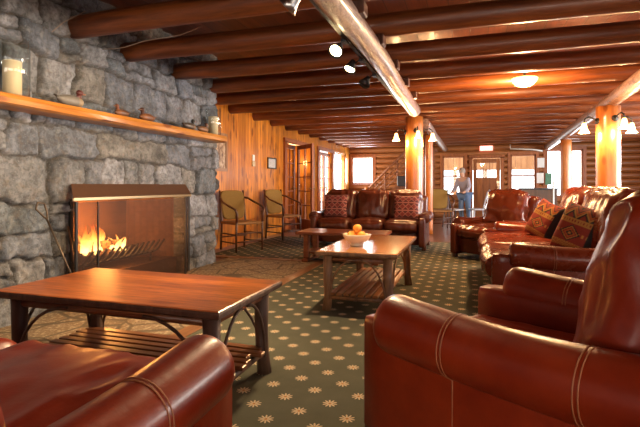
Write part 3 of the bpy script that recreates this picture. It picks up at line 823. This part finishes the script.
# ------------------------------------------------------------------ rustic tables
def rustic_table(name,label,loc,L,Wd,h,top_mat,slat_mat,rz=0,BARK=BARK):
    """length along local x"""
    t_=thing(name,label,'coffee table',loc,rz)
    mb=MB(); n=40; th=.042
    pts=[]
    for i in range(n):
        a=2*PI*i/n; cx,cy=math.cos(a),math.sin(a)
        k=1/max(abs(cx)/(L/2),abs(cy)/(Wd/2)); p=Vector((cx*k,cy*k))
        pts.append(p)
    # rectangle outline with a slightly wavy live edge
    out=[]
    for (x0,y0,x1,y1) in((-L/2,-Wd/2,L/2,-Wd/2),(L/2,-Wd/2,L/2,Wd/2),(L/2,Wd/2,-L/2,Wd/2),(-L/2,Wd/2,-L/2,-Wd/2)):
        m=16
        for q in range(m):
            x=x0+(x1-x0)*q/m; y=y0+(y1-y0)*q/m
            w=.006*noise.noise(Vector((x*6,y*6,2)))
            out.append((x+(w if x0==x1 else 0),y+(w if y0==y1 else 0)))
    m=len(out)
    rings=[(0,h-.004,.994),(1,h,.985),(0,h-.012,1.0),(0,h-th*.7,.998),(0,h-th,.985)]
    order=[(h,.985),(h-.004,.995),(h-.014,1.0),(h-th*.75,.997),(h-th,.982)]
    for z,s in order:
        for x,y in out: mb.v.append((x*(1-(1-s)*1.0),y*(1-(1-s)*2),z+.0))
    for r in range(len(order)-1):
        for q in range(m):
            l=(q+1)%m; mb.f.append((r*m+q,(r+1)*m+q,(r+1)*m+l,r*m+l)); mb.mi.append(0 if r<1 else 1); mb.sm.append(False)
    mb.f.append(list(range(m))); mb.mi.append(0); mb.sm.append(False)
    mb.f.append([(len(order)-1)*m+q for q in range(m)][::-1]); mb.mi.append(1); mb.sm.append(False)
    mb.build('tabletop',[top_mat,BARK],t_)
    lx,ly=L/2-.09,Wd/2-.09
    for sx in(-1,1):
        for sy in(-1,1):
            x,y=sx*lx,sy*ly
            MB().tube([(x+sx*.012,y+sy*.012,0),(x+.004,y,.12),(x-.004,y+.003,.28),(x,y,h-th)],[.042,.037,.039,.043],12).build('leg',BARK,t_)
    # apron poles
    ap=MB()
    for sy in(-1,1): ap.tube([(-lx,sy*ly,h-th-.035),(lx,sy*ly,h-th-.035)],.022,10)
    for sx in(-1,1): ap.tube([(sx*lx,-ly,h-th-.035),(sx*lx,ly,h-th-.035)],.022,10)
    ap.build('apron',SLAT,t_)
    # bent twig braces
    for sx in(-1,1):
        for sy in(-1,1):
            arc=[(sx*(lx-.30*math.sin(a)),sy*(ly+.045),.16+(h-th-.2)*(1-math.cos(a)**1)) if False else (sx*(lx-.02-.34*(1-math.cos(a))),sy*(ly+.03),.1+(h-th-.13)*math.sin(a)) for a in [PI/2*q/8 for q in range(9)]]
            MB().tube(arc,.0085,8).build('bent_brace',BARK,t_)
            arc=[(sx*(lx+.03),sy*(ly-.02-.22*(1-math.cos(a))),.1+(h-th-.13)*math.sin(a)) for a in [PI/2*q/8 for q in range(9)]]
            MB().tube(arc,.0085,8).build('bent_brace',BARK,t_)
    for sx in(-1,1): MB().tube([(sx*lx,-ly-.03,.115),(sx*lx,ly+.03,.115)],.02,10).build('shelf_rail',BARK,t_)
    k=8; wid=(2*ly-.02)/k
    for q in range(k):
        y=-ly+.01+wid*(q+.5); e=.04*math.sin(q*2.3)
        MB().box((e*.3,y,.148),(2*lx+.06+e,wid*.78,.022),bev=.004).build('shelf_slat',slat_mat,t_)
    return t_
rustic_table('rustic_coffee_table','large oak topped rustic coffee table before the fireplace',(-1.735,2.15,0),1.37,.72,.52,TABLETOP,SLAT)
TT=m_wood('honey_table_top_long',(.44,.16,.035),(.66,.29,.08),'x',rough=.16,coat=.5,grain=1.5,boards=(1,.12),bump=.06,dark=(.2,.06,.012))
SL=m_wood('slat_wood_gold',(.25,.085,.025),(.42,.16,.045),'x',rough=.4)
rustic_table('rustic_coffee_table','honey topped rustic coffee table carrying the fruit bowl',(-.905,4.42,0),1.40,.70,.52,TT,SL,PI/2,BARK2)
# plain red trestle table by the far sofa
t_=thing('trestle_coffee_table','low red-stained trestle coffee table in front of the far sofa','coffee table',(-1.71,6.38,0))
MB().box((0,0,.40),(1.27,.62,.04),bev=.008).build('tabletop',REDTABLE,t_)
for sx in(-1,1):
    MB().box((sx*.5,-.2,.21),(.07,.09,.34),bev=.008).build('leg',REDTABLE,t_)
    MB().box((sx*.5,.2,.21),(.07,.09,.34),bev=.008).build('leg',REDTABLE,t_)
    MB().box((sx*.5,0,.02),(.09,.6,.04),bev=.008).build('foot',REDTABLE,t_)
MB().box((0,0,.12),(1.12,.4,.03),bev=.006).build('shelf',REDTABLE,t_)

# fruit bowl
t_=thing('fruit_bowl','cream pottery bowl holding oranges on the honey topped table','bowl',(-1.0,4.18,.52))
MB().lathe([(0,.002),(.06,0),(.062,.012),(.055,.02),(.1,.045),(.128,.085),(.134,.105),(.128,.107),(.118,.088),(.09,.055),(.0,.035)],(0,0,0),28).build('bowl_body',CERAMIC,t_)
for i,(x,y,z,l) in enumerate(((-.045,-.02,.092,'orange in the left of the cream bowl'),(.05,-.015,.092,'orange in the right of the cream bowl'),(.0,.055,.092,'orange at the back of the cream bowl'),(.005,.0,.155,'orange sitting on top of the others in the cream bowl'))):
    mb=MB().lathe([(.0,-.041),(.02,-.037),(.036,-.022),(.042,0),(.037,.021),(.022,.036),(.006,.040),(0,.038)],(0,0,0),18)
    tag(mb.build('orange',ORANGE,loc=(-1.0+x,4.18+y,.52+z)),l,'orange','oranges in the bowl')

# ------------------------------------------------------------------ hickory hoop chairs
def hoop_chair():
    t_=thing('hickory_armchair','','chair')
    sh=.44; w=.24; dp=.22
    MB().cushion((0,0,sh-.01),(2*w+.02,2*dp+.02,.045),.02,(0,0,.006),8).build('seat',SEATW,t_)
    for sx in(-1,1):
        MB().tube([(sx*w,-dp,0),(sx*w,-dp,.3),(sx*(w-.005),-dp,.62)],.017,10).build('leg',HICK,t_)
        MB().tube([(sx*(w-.02),dp+.03,0),(sx*(w-.02),dp,.44),(sx*(w-.02),dp+.07,.93)],.017,10).build('leg',HICK,t_)
    mb=MB()
    for z in(.13,.26):
        mb.tube([(-w,-dp,z+.02),(w,-dp,z+.02)],.011,8)
        for sx in(-1,1): mb.tube([(sx*w,-dp,z),(sx*(w-.02),dp+.01,z)],.011,8)
    mb.tube([(-w,dp,.2),(w,dp,.2)],.011,8); mb.build('stretcher',HICK,t_)
    M=Rx(-.15)
    mb=MB(); m=36; rings=[]
    for y,k in((-.024,.90),(-.022,.97),(-.01,1.0),(.01,1.0),(.022,.97),(.024,.90)):
        for q in range(m):
            a=2*PI*q/m; cx,cz=math.cos(a),math.sin(a)
            ex=math.copysign(abs(cx)**.42,cx); ez=math.copysign(abs(cz)**.42,cz)
            p=Vector((ex*(w-.022)*k*(1+.06*ez),y-.02*(1-ex*ex)*-1,ez*.235*k)); p=M@p+Vector((0,dp+.035,.70)); mb.v.append(tuple(p))
    for r in range(5):
        for q in range(m):
            l=(q+1)%m; mb.f.append((r*m+q,r*m+l,(r+1)*m+l,(r+1)*m+q)); mb.mi.append(0); mb.sm.append(True)
    mb.f.append(list(range(m))[::-1]); mb.f.append([5*m+q for q in range(m)]); mb.mi+=[0,0]; mb.sm+=[True,True]
    mb.build('backrest',OLIVE,t_)
    for sx in(-1,1):
        arc=[(sx*(w-.02),dp+.055,.82),(sx*(w+.02),dp-.03,.80),(sx*(w+.05),dp-.15,.745),(sx*(w+.055),-dp+.1,.69),(sx*(w+.03),-dp-.01,.65),(sx*w,-dp-.02,.58),(sx*w,-dp-.015,.45)]
        MB().tube(arc,.017,10).build('armrest',HICK,t_)
    return t_
hc=hoop_chair()
rz=math.atan2(-.48,.88)+PI/2
hc.scale=(1.06,1.06,1.06); hc.location=(-3.63,6.92,0); hc.rotation_euler=(0,0,rz); hc['label']='bentwood hoop armchair with olive back beside the stone chimney'
dup(hc,(-3.60,8.66,0),rz+.12,'bentwood hoop armchair with olive back, farther along the pine wall')
c3=dup(hc,(-.70,11.75,FZ),.25,'olive backed wooden chair standing near the far window'); c3.name='dining_chair'
# dark windsor chairs by the far door
def windsor(label,loc,rz,mat):
    t_=thing('windsor_chair',label,'chair',loc,rz)
    MB().cushion((0,0,.45),(.44,.42,.04),.018,n=6).build('seat',m_plain('pale_worn_seat_'+mat.name,(.45,.42,.42),.35) if mat is CHAR else mat,t_)
    for sx in(-1,1):
        for sy in(-1,1): MB().tube([(sx*.2,sy*.19,0),(sx*.15,sy*.15,.44)],.014,8).build('leg',mat,t_)
    MB().tube([(-.2,.18,.46),(-.22,.24,.7),(-.15,.27,.9),(0,.28,.96),(.15,.27,.9),(.22,.24,.7),(.2,.18,.46)],.016,8).build('back_hoop',mat,t_)
    for k in(-2,-1,0,1,2): MB().tube([(k*.06,.18,.46),(k*.07,.26,.93-.02*k*k)],.007,6).build('spindle',mat,t_)
    return t_
windsor('black hoop backed chair beside the olive backed chair by the far window',(-.42,12.5,FZ),1.1,CHAR)
windsor('pale grey hoop backed chair in front of the far door',(.22,12.9,FZ),-1.3,m_plain('pale_grey_paint',(.5,.5,.55),.4))

# ------------------------------------------------------------------ fireplace things
t_=thing('fire_screen','hooded mesh fire screen with metal top rail before the fire','fire screen',(-3.22,3.95,0))
ya,yb,wa,wb=-.83,.77,-.75,1.04
MB().box((0,(ya+yb)/2,.47),(.006,yb-ya,.92)).build('front_mesh',SCREEN,t_)
for a,b in((ya,wa),(yb,wb)):
    d_=.004 if b>a else -.004
    MB().add([(0,a,.01),(0,a,.93),(-.14,b,.93),(-.14,b,.01),(-.005,a,.01),(-.005,a,.93),(-.145,b,.93),(-.145,b,.01)],[(0,1,2,3),(7,6,5,4),(1,5,6,2),(0,3,7,4)]).build('side_mesh',SCREEN,t_)
MB().add([(.01,-.87,.975),(.01,.87,.975),(-.13,.96,1.09),(-.13,-.76,1.09),(.01,-.87,.97),(.01,.87,.97),(-.13,.96,1.085),(-.13,-.76,1.085)],[(0,1,2,3),(7,6,5,4),(0,4,5,1),(2,6,7,3),(0,3,7,4),(1,5,6,2)]).build('hood_mesh',HOOD,t_)
MB().box((.008,0,.957),(.02,1.75,.036),bev=.006).build('top_rail',BRASS,t_)
for y in(ya,yb): MB().box((0,y,.47),(.018,.022,.93)).build('corner_post',BLACK,t_)
for y in(wa,wb): MB().box((-.14,y,.48),(.02,.035,.95)).build('wall_post',BLACK,t_)
MB().box((0,(ya+yb)/2,.012),(.02,yb-ya,.02)).build('bottom_rail',BLACK,t_)
MB().box((.006,ya+.24,.47),(.01,.012,.92)).build('mesh_divider',BLACK,t_)
# grate, logs, flames
t_=thing('fire_grate','black iron fire grate with upturned bars in the hearth','fire grate',(-3.74,4.05,.19))
mb=MB()
for sx in(-.14,.16): mb.tube([(sx,-.55,.1),(sx,.55,.1)],.012,8)
mb.build('cross_bar',BLACK,t_)
for k in range(13):
    y=-.54+1.08*k/12
    MB().tube([(-.2,y,.13),(.1,y,.085),(.2,y+.01,.12),(.29,y+.04,.25)],.013,8).build('grate_bar',BLACK,t_)
for sx in(-.14,.16):
    for sy in(-.5,.5): MB().tube([(sx,sy,.1),(sx,sy,0)],.012,8).build('leg',BLACK,t_)
for i,(p,q,r,l) in enumerate((((-3.86,3.55,.36),(-3.80,4.35,.35),.062,'charred split log at the back of the fire grate'),((-3.70,3.6,.345),(-3.68,4.4,.345),.055,'charred log at the front of the fire grate'),((-3.79,3.6,.445),(-3.72,4.2,.43),.05,'burning log lying across the two lower logs'))):
    tag(log('firewood_log',p,q,r,r*.9,[LOGM,EMBER][i==2],10,8,.01,70+i),l,'log','logs on the fire')
fr=thing('fire','orange and yellow flames leaping from the burning logs','fire',(-3.74,3.9,.42))
rf=random.Random(5)
for k in range(30):
    y=rf.uniform(-.34,.3); x=rf.uniform(-.12,.1); h=(rf.uniform(.12,.5)*(1-1.6*abs(y+.05)**1.1)) if k>4 else .45-.06*abs(k-2); y=y if k>4 else -.2+.08*k; r=rf.uniform(.022,.045)
    ph=rf.random()*6; n=9; pts=[];rad=[]
    for i in range(n):
        q=i/(n-1); pts.append((x+.03*math.sin(ph+q*4)*q,y+.05*math.sin(ph*2+q*5)*q,-.06+.78*h*q)); rad.append(max(.002,r*((1-q)**.75)*(.55+.9*min(1,q*4)*.5)))
    MB().tube(pts,rad,10).build('flame',FLAME,fr)
light('POINT','fire_light',(-3.66,3.9,.6),90,(1,.42,.1),.14)
# poker and tongs leaning on the wall
t_=thing('fire_poker','black iron fire poker with loop handle leaning on the stones','fire poker',(-3.05,3.0,0))
MB().tube([(-.02,.1,.0),(-.2,-.14,.80)],.008,8).tube([(-.02,.1,.02),(-.0,.13,.03),(0.0,.13,.06)],.006,6).build('shaft',BRASS and m_metal('worn_iron',(.12,.085,.06),.45,.8),t_)
MB().tube([(-.2,-.14,.80),(-.225,-.12,.86),(-.23,-.14,.93),(-.23,-.2,.94),(-.225,-.22,.89),(-.205,-.17,.83)],.008,8,closed=True).build('handle',bpy.data.materials['worn_iron'],t_)
t_=thing('fire_shovel','slim rusty fire tool upright against the stones beside the screen','fire tool',(-3.2,3.17,0))
MB().tube([(0,.0,.0),(-.14,-.02,.72)],.007,8).build('shaft',m_metal('rusty_iron',(.2,.09,.05),.6,.6),t_)
MB().box((0.01,0,.05),(.03,.09,.1),bev=.01).build('blade',bpy.data.materials['rusty_iron'],t_)

# hurricane candles
def hurricane(label,loc,r,h,cr,ch):
    t_=thing('hurricane_candle',label,'candle',loc)
    cd_=MB().lathe([(0,0.004),(cr,.004),(cr,ch-.006),(cr-.008,ch),(0,ch-.006)],(0,0,0),20).build('candle',WAX,t_)
    MB().tube([(0,0,ch-.008),(.002,0,ch+.015)],.002,6).build('wick',CHAR,cd_)
    MB().lathe([(0,.0),(r,.0),(r*1.02,h*.5),(r,h),(r-.004,h),(r*1.02-.004,h*.5),(r-.004,.003),(0,.003)],(0,0,0),28).build('glass_shade',HURR,t_)
hurricane('thick cream candle in a glass cylinder on the left end of the mantel',(-3.235,2.55,1.747),.115,.41,.062,.255)
hurricane('cream candle in a glass cylinder on the far right end of the mantel',(-3.24,5.38,1.747),.1,.35,.062,.24)
# decoy ducks
def duck(label,y,s,face,body,head,breast,x=-3.21):
    """decoy: body, head and neck in one painted mesh; tail and bill as parts"""
    t_=thing('duck_decoy',label,'duck decoy',(x,y,1.747),PI/2 if face>0 else -PI/2,'decoy ducks on the mantel')
    mb=MB(); cols=[]
    # body along local x
    n=14;prof=[]
    for i in range(13):
        q=i/12; X=-.5+q
        rr=.2*math.sqrt(max(0,1-(2*q-1)**2))**.8*(1 if q>.4 else .75+.6*q)
        prof.append((X,rr))
    for X,rr in prof:
        for k in range(n):
            a=2*PI*k/n; z=rr*math.sin(a)*.95
            mb.v.append((X*s,rr*math.cos(a)*s*.95,(max(z,-.15)+.16+(.09*(-X-.2) if X<-.2 else 0))*s))
            cols.append((*(breast if X>.2 else body),1))
    for i in range(12):
        for k in range(n):
            l=(k+1)%n; mb.f.append((i*n+k,i*n+l,(i+1)*n+l,(i+1)*n+k)); mb.mi.append(0); mb.sm.append(True)
    b=len(mb.v); mb.tube([(.3*s,0,.26*s),(.33*s,0,.36*s),(.34*s,0,.44*s)],[.1*s,.075*s,.085*s],10); mb.ball((.36*s,0,.47*s),(.125*s,.1*s,.1*s),12)
    cols+=[(*head,1)]*(len(mb.v)-b); mb.col=cols; mb.build('body',DECOY,t_)
    MB().cushion((.51*s,0,.45*s),(.14*s,.09*s,.035*s),.01*s,n=4).build('bill',m_plain('bill_'+label[:9],(.25,.1,.03),.4),t_)
    MB().cushion((-.5*s,0,.24*s),(.16*s,.13*s,.03*s),.01*s,n=4,M=Ry(.35)).build('tail',m_plain('tail_'+label[:9],tuple(c*.7 for c in body),.5),t_)
duck('decoy duck with pale body and dark red head, largest on the mantel',3.05,.27,1,(.22,.2,.17),(.13,.025,.02),(.4,.31,.2))
duck('small rusty brown decoy duck with raised head right of the largest decoy',3.66,.19,-1,(.15,.06,.025),(.2,.06,.02),(.24,.09,.03))
duck('mid brown decoy duck with head turned to the left above the fire',4.03,.23,-1,(.2,.07,.025),(.1,.03,.014),(.28,.1,.03))
duck('dark decoy duck near the far end of the mantel',4.78,.24,1,(.1,.07,.05),(.035,.035,.03),(.25,.12,.05))
duck('tan decoy duck beside the far candle on the mantel',5.08,.22,1,(.26,.11,.04),(.13,.045,.02),(.33,.16,.06))

# ------------------------------------------------------------------ things on the walls
def framed(name,label,x,y0,y1,z0,z1,frame,art,fw=.03):
    t_=thing(name,label,'picture',(x,(y0+y1)/2,z0))
    w,h=y1-y0,z1-z0; mb=MB()
    for s in(-1,1):
        mb.box((.012,s*(w/2-fw/2),h/2),(.024,fw,h)); mb.box((.012,0,h/2+s*(h/2-fw/2)),(.024,w-2*fw,fw))
    mb.build('frame',frame,t_); MB().box((.006,0,h/2),(.008,w-2*fw,h-2*fw)).build('print',art,t_)
t=NT('faded_landscape_print'); v=t.noise(t.coord((1,4,4)),3,5); t.bsdf(t.ramp(v,[(.35,(.1,.05,.03)),(.5,(.36,.22,.12)),(.62,(.55,.42,.28))]),.3); ART=t.m
t=NT('pale_certificate'); v=t.noise(t.coord((1,2,30)),4,2); t.bsdf(t.ramp(v,[(.45,(.66,.64,.62)),(.6,(.45,.44,.44))]),.25); CERT=t.m
framed('framed_picture','brown framed landscape picture half hidden behind the stone chimney',XL,6.3,7.25,1.32,1.98,m_wood('tan_frame',(.3,.15,.07),(.42,.23,.11),'z'),ART,.05)
framed('framed_certificate','small dark framed certificate on the pine wall above the second hoop chair',XL,8.97,9.42,1.43,1.67,BLACK,CERT,.025)
t_=thing('thermostat','small pale thermostat plate on the pine wall','thermostat',(XL,8.3,1.5))
MB().box((.01,0,.12),(.02,.09,.12),bev=.004).build('cover',WHITE,t_); MB().box((.012,0,0),(.024,.12,.1),bev=.004).build('base_plate',m_plain('beige_plastic',(.5,.4,.25),.4),t_)
# exit sign
t_=thing('exit_sign','lit red exit sign over the far door','sign',(.50,YB-.12,2.19))
MB().box((0,0,.08),(.40,.06,.16),bev=.006).build('sign_box',EXITR,t_)
cu=bpy.data.curves.new('exit','FONT'); cu.body='EXIT'; cu.size=.155; cu.align_x='CENTER'; cu.align_y='CENTER'; cu.extrude=.002
to=bpy.data.objects.new('exit_tmp',cu); C.objects.link(to); dg=bpy.context.evaluated_depsgraph_get()
me=bpy.data.meshes.new_from_object(to.evaluated_get(dg)); bpy.data.objects.remove(to)
me.materials.clear(); me.materials.append(EXITW); lo=bpy.data.objects.new('letters',me); C.objects.link(lo); lo.parent=t_; lo.location=(0,-.034,.08); lo.rotation_euler=(PI/2,0,0)
for zz in(-.09,.09): pass
MB().tube([(0,.03,.16),(0,.05,.2),(0,.12,.22)],.012,8).build('mount',BLACK,t_)
# notices between the far windows
tag(MB().box((2.12,YB-.075,1.78),(.2,.008,.3)).build('notice',WHITE),'white paper notice between the far windows, upper one','notice')
tag(MB().box((2.10,YB-.075,1.30),(.2,.008,.32)).build('notice',WHITE),'white paper notice between the far windows, lower one','notice')
tag(MB().box((2.33,YB-.1,1.27),(.17,.02,.36)).build('notice_board',GREEN),'dark green board hanging at the edge of the bright far window','board')
tag(MB().tube([(1.2,15.6,2.22),(1.85,15.5,2.17),(2.1,15.45,2.12)],.022,8).tube([(1.2,15.6,2.22),(1.2,15.6,2.36)],.008,6).build('hanging_pole',WHITE),'pale pole hung under the beams near the far windows','pole')
# counter by the window
t_=thing('reception_desk','dark desk with a grey top below the far windows','desk',(1.72,13.4,FZ))
MB().box((0,0,.99),(.92,.5,.04),bev=.006).build('desk_top',CHAR,t_); MB().box((0,.02,.485),(.84,.42,.97)).build('desk_body',m_wood('desk_wood',(.06,.03,.02),(.11,.05,.03),'z'),t_)
t_=thing('floor_lamp_stand','slim white stand in front of the bright far window','stand',(2.02,13.0,FZ))
MB().tube([(0,0,.02),(0,0,1.2)],.02,8).build('pole',WHITE,t_); MB().lathe([(0,0),(.13,0),(.12,.02),(0,.025)],(0,0,0),16).build('base',WHITE,t_)

# staircase behind the far sofa
t_=thing('staircase','wooden staircase with log railing climbing to the right beside the far window','staircase',(-3.1,14.4,FZ))
SW=m_wood('stair_wood',(.2,.06,.018),(.34,.11,.03),'x',rough=.65,coat=0)
steps=11; rise=.2; run=.19
mb=MB()
vs=[];
for y in(-.03,.03):
    vs+=[(0,y,0),(steps*run,y,0),(steps*run,y,steps*rise),(steps*run-.02,y,steps*rise),(0,y,.18)]
mb.add(vs,[(0,1,2,3,4)[::-1],(5,6,7,8,9),(0,4,9,5),(4,3,8,9),(3,2,7,8),(1,6,7,2),(0,5,6,1)]); mb.build('side_panel',SW,t_)
for k in range(steps): MB().box((run*(k+.5),.45,rise*(k+1)-.02),(run+.03,.84,.04)).build('tread',SW,t_)
mb=MB().tube([(-.02,0,.92),(run*8,0,.92+rise*8-.05)],.035,10); mb.build('handrail',SW,t_)
mb=MB()
for zz in(.3,.55,.75): mb.tube([(0,0,.18+zz*.75),(run*8.3,0,.18+rise*8.3+zz*.75-.1)],.018,8)
mb.build('rail_bar',SW,t_)
for k in(1,3,5,7): MB().tube([(run*k,0,rise*k+.1),(run*k,0,rise*k+.93)],.024,8).build('baluster',SW,t_)
MB().tube([(-.03,0,0),(-.03,0,1.02)],.06,10).build('newel_post',POST,t_)
# dark cabinet by the stairs
t_=thing('speaker_cabinet','dark boxy cabinet between the stairs and the lamp post','cabinet',(-1.78,13.3,FZ))
MB().box((0,0,.52),(.42,.4,1.04)).build('lower_case',m_wood('cabinet_wood',(.16,.06,.03),(.26,.1,.045),'z'),t_)
MB().box((0,0,1.2),(.38,.36,.3),bev=.02).build('upper_box',CHAR,t_)

# ------------------------------------------------------------------ person by the far door
def person(loc,rz,label):
    t_=thing('person',label,'person',loc,rz)
    def skin(name,pts,edges,rads,mat,parent,root=0,lv=2):
        me=bpy.data.meshes.new(name); me.from_pydata(pts,edges,[]); me.materials.append(mat)
        o=bpy.data.objects.new(name,me); C.objects.link(o); o.parent=parent
        md=o.modifiers.new('skin','SKIN'); md.use_smooth_shade=True
        for i,r in enumerate(rads):
            s=me.skin_vertices[0].data[i]; s.radius=r if isinstance(r,tuple) else (r,r); s.use_root=(i==root)
        sb=o.modifiers.new('sub','SUBSURF'); sb.levels=lv; sb.render_levels=lv
        return o
    SK=m_plain('skin_tone',(.55,.3,.2),.5); 
    # body: pelvis0 waist1 chest2 neck3 headlow4 headtop5; arms; legs
    P=[(0,0,.84),(0,-.03,.98),(0,-.07,1.18),(0,-.1,1.31),(0,-.13,1.38),(0,-.14,1.5),
       (-.16,-.08,1.25),(-.22,-.1,1.02),(-.2,-.28,.9),(-.18,-.36,.88),
       (.16,-.08,1.25),(.22,-.1,1.02),(.2,-.28,.9),(.18,-.36,.88),
       (-.09,0,.8),(-.1,-.03,.45),(-.1,.02,.08),(-.1,-.13,.035),
       (.09,0,.8),(.1,.02,.45),(.1,.08,.08),(.1,-.07,.035)]
    E=[(0,1),(1,2),(2,3),(3,4),(4,5),(2,6),(6,7),(7,8),(8,9),(2,10),(10,11),(11,12),(12,13),(0,14),(14,15),(15,16),(16,17),(0,18),(18,19),(19,20),(20,21)]
    R=[(.15,.1),(.125,.09),(.14,.1),.05,.075,.085,.055,.042,.034,.03,.055,.042,.034,.03,.085,.058,.042,.04,.085,.058,.042,.04]
    skin('body',P,E,R,SK,t_)
    top=[0,1,2,6,7,8,10,11,12]; mp={v:i for i,v in enumerate(top)}
    skin('shirt',[P[i] for i in top],[(mp[a],mp[b]) for a,b in E if a in mp and b in mp],[(.16,.115),(.14,.105),(.155,.115),.068,.056,.046,.068,.056,.046],m_plain('lavender_cotton',(.33,.29,.34),.8),t_)
    leg=[0,14,15,16,18,19,20]; mp={v:i for i,v in enumerate(leg)}
    skin('jeans',[P[i] for i in leg],[(mp[a],mp[b]) for a,b in E if a in mp and b in mp],[(.165,.12),.1,.072,.056,.1,.072,.056],m_plain('blue_denim',(.12,.19,.33),.85),t_)
    mb=MB().ball((0,-.12,1.475),(.088,.1,.1)); mb.build('hair',m_plain('grey_brown_hair',(.3,.24,.2),.7),t_)
person((-.14,13.4,FZ),math.radians(-35),'person in a pale top and blue jeans standing by the far door')

# ------------------------------------------------------------------ sky, window lights and added interior fill
w=bpy.data.worlds.new('sky'); sc.world=w; w.use_nodes=True
bg=w.node_tree.nodes['Background']; bg.inputs[0].default_value=(.93,.97,1,1); bg.inputs[1].default_value=3.2
DAY=(.84,.92,1); FILLW=(1,.85,.67)
for i,h in enumerate(FH):
    light('AREA','window_fill_light',((h[0]+h[1])/2,YF-.02,(h[2]+h[3])/2),46,FILLW,(h[1]-h[0]-.1,h[3]-h[2]-.1),(PI/2,0,0))  # warm interior fill added behind the camera, set in the unseen rear windows
for i,h in enumerate(RH):
    light('AREA','window_fill_light',(XR+.02,(h[0]+h[1])/2,(h[2]+h[3])/2),[20,22,340,270][i],[DAY,DAY,(1,.92,.82),DAY][i],(h[3]-h[2]-.1,h[1]-h[0]-.1),(0,PI/2,0))  # interior fill added from the right, set in unseen windows

for h,e in((BH[0],45),(BH[4],32)):
    light('AREA','window_fill_light',((h[0]+h[1])/2,YB+.12,(h[2]+h[3])/2),e,DAY,(h[1]-h[0]-.1,h[3]-h[2]-.1),(-PI/2,0,0))
for h,e in((LH[1],60),(LH[2],60)):
    light('AREA','window_fill_light',(XL-.14,(h[0]+h[1])/2,1.3),e,(1,.9,.75),(1.3,h[1]-h[0]-.1),(0,-PI/2,0))

# ------------------------------------------------------------------ camera
cam=bpy.data.cameras.new('camera'); co=bpy.data.objects.new('camera',cam); C.objects.link(co)
cam.sensor_fit='HORIZONTAL'; cam.sensor_width=36; cam.lens=461/640*36; cam.shift_y=-28.5/640; cam.clip_start=.05
co.location=(0,0,1.08); co.rotation_euler=(PI/2,0,math.atan(150/461))
sc.camera=co
sc.view_settings.view_transform='Standard'; sc.view_settings.look='None'; sc.view_settings.exposure=0.4; sc.view_settings.gamma=1
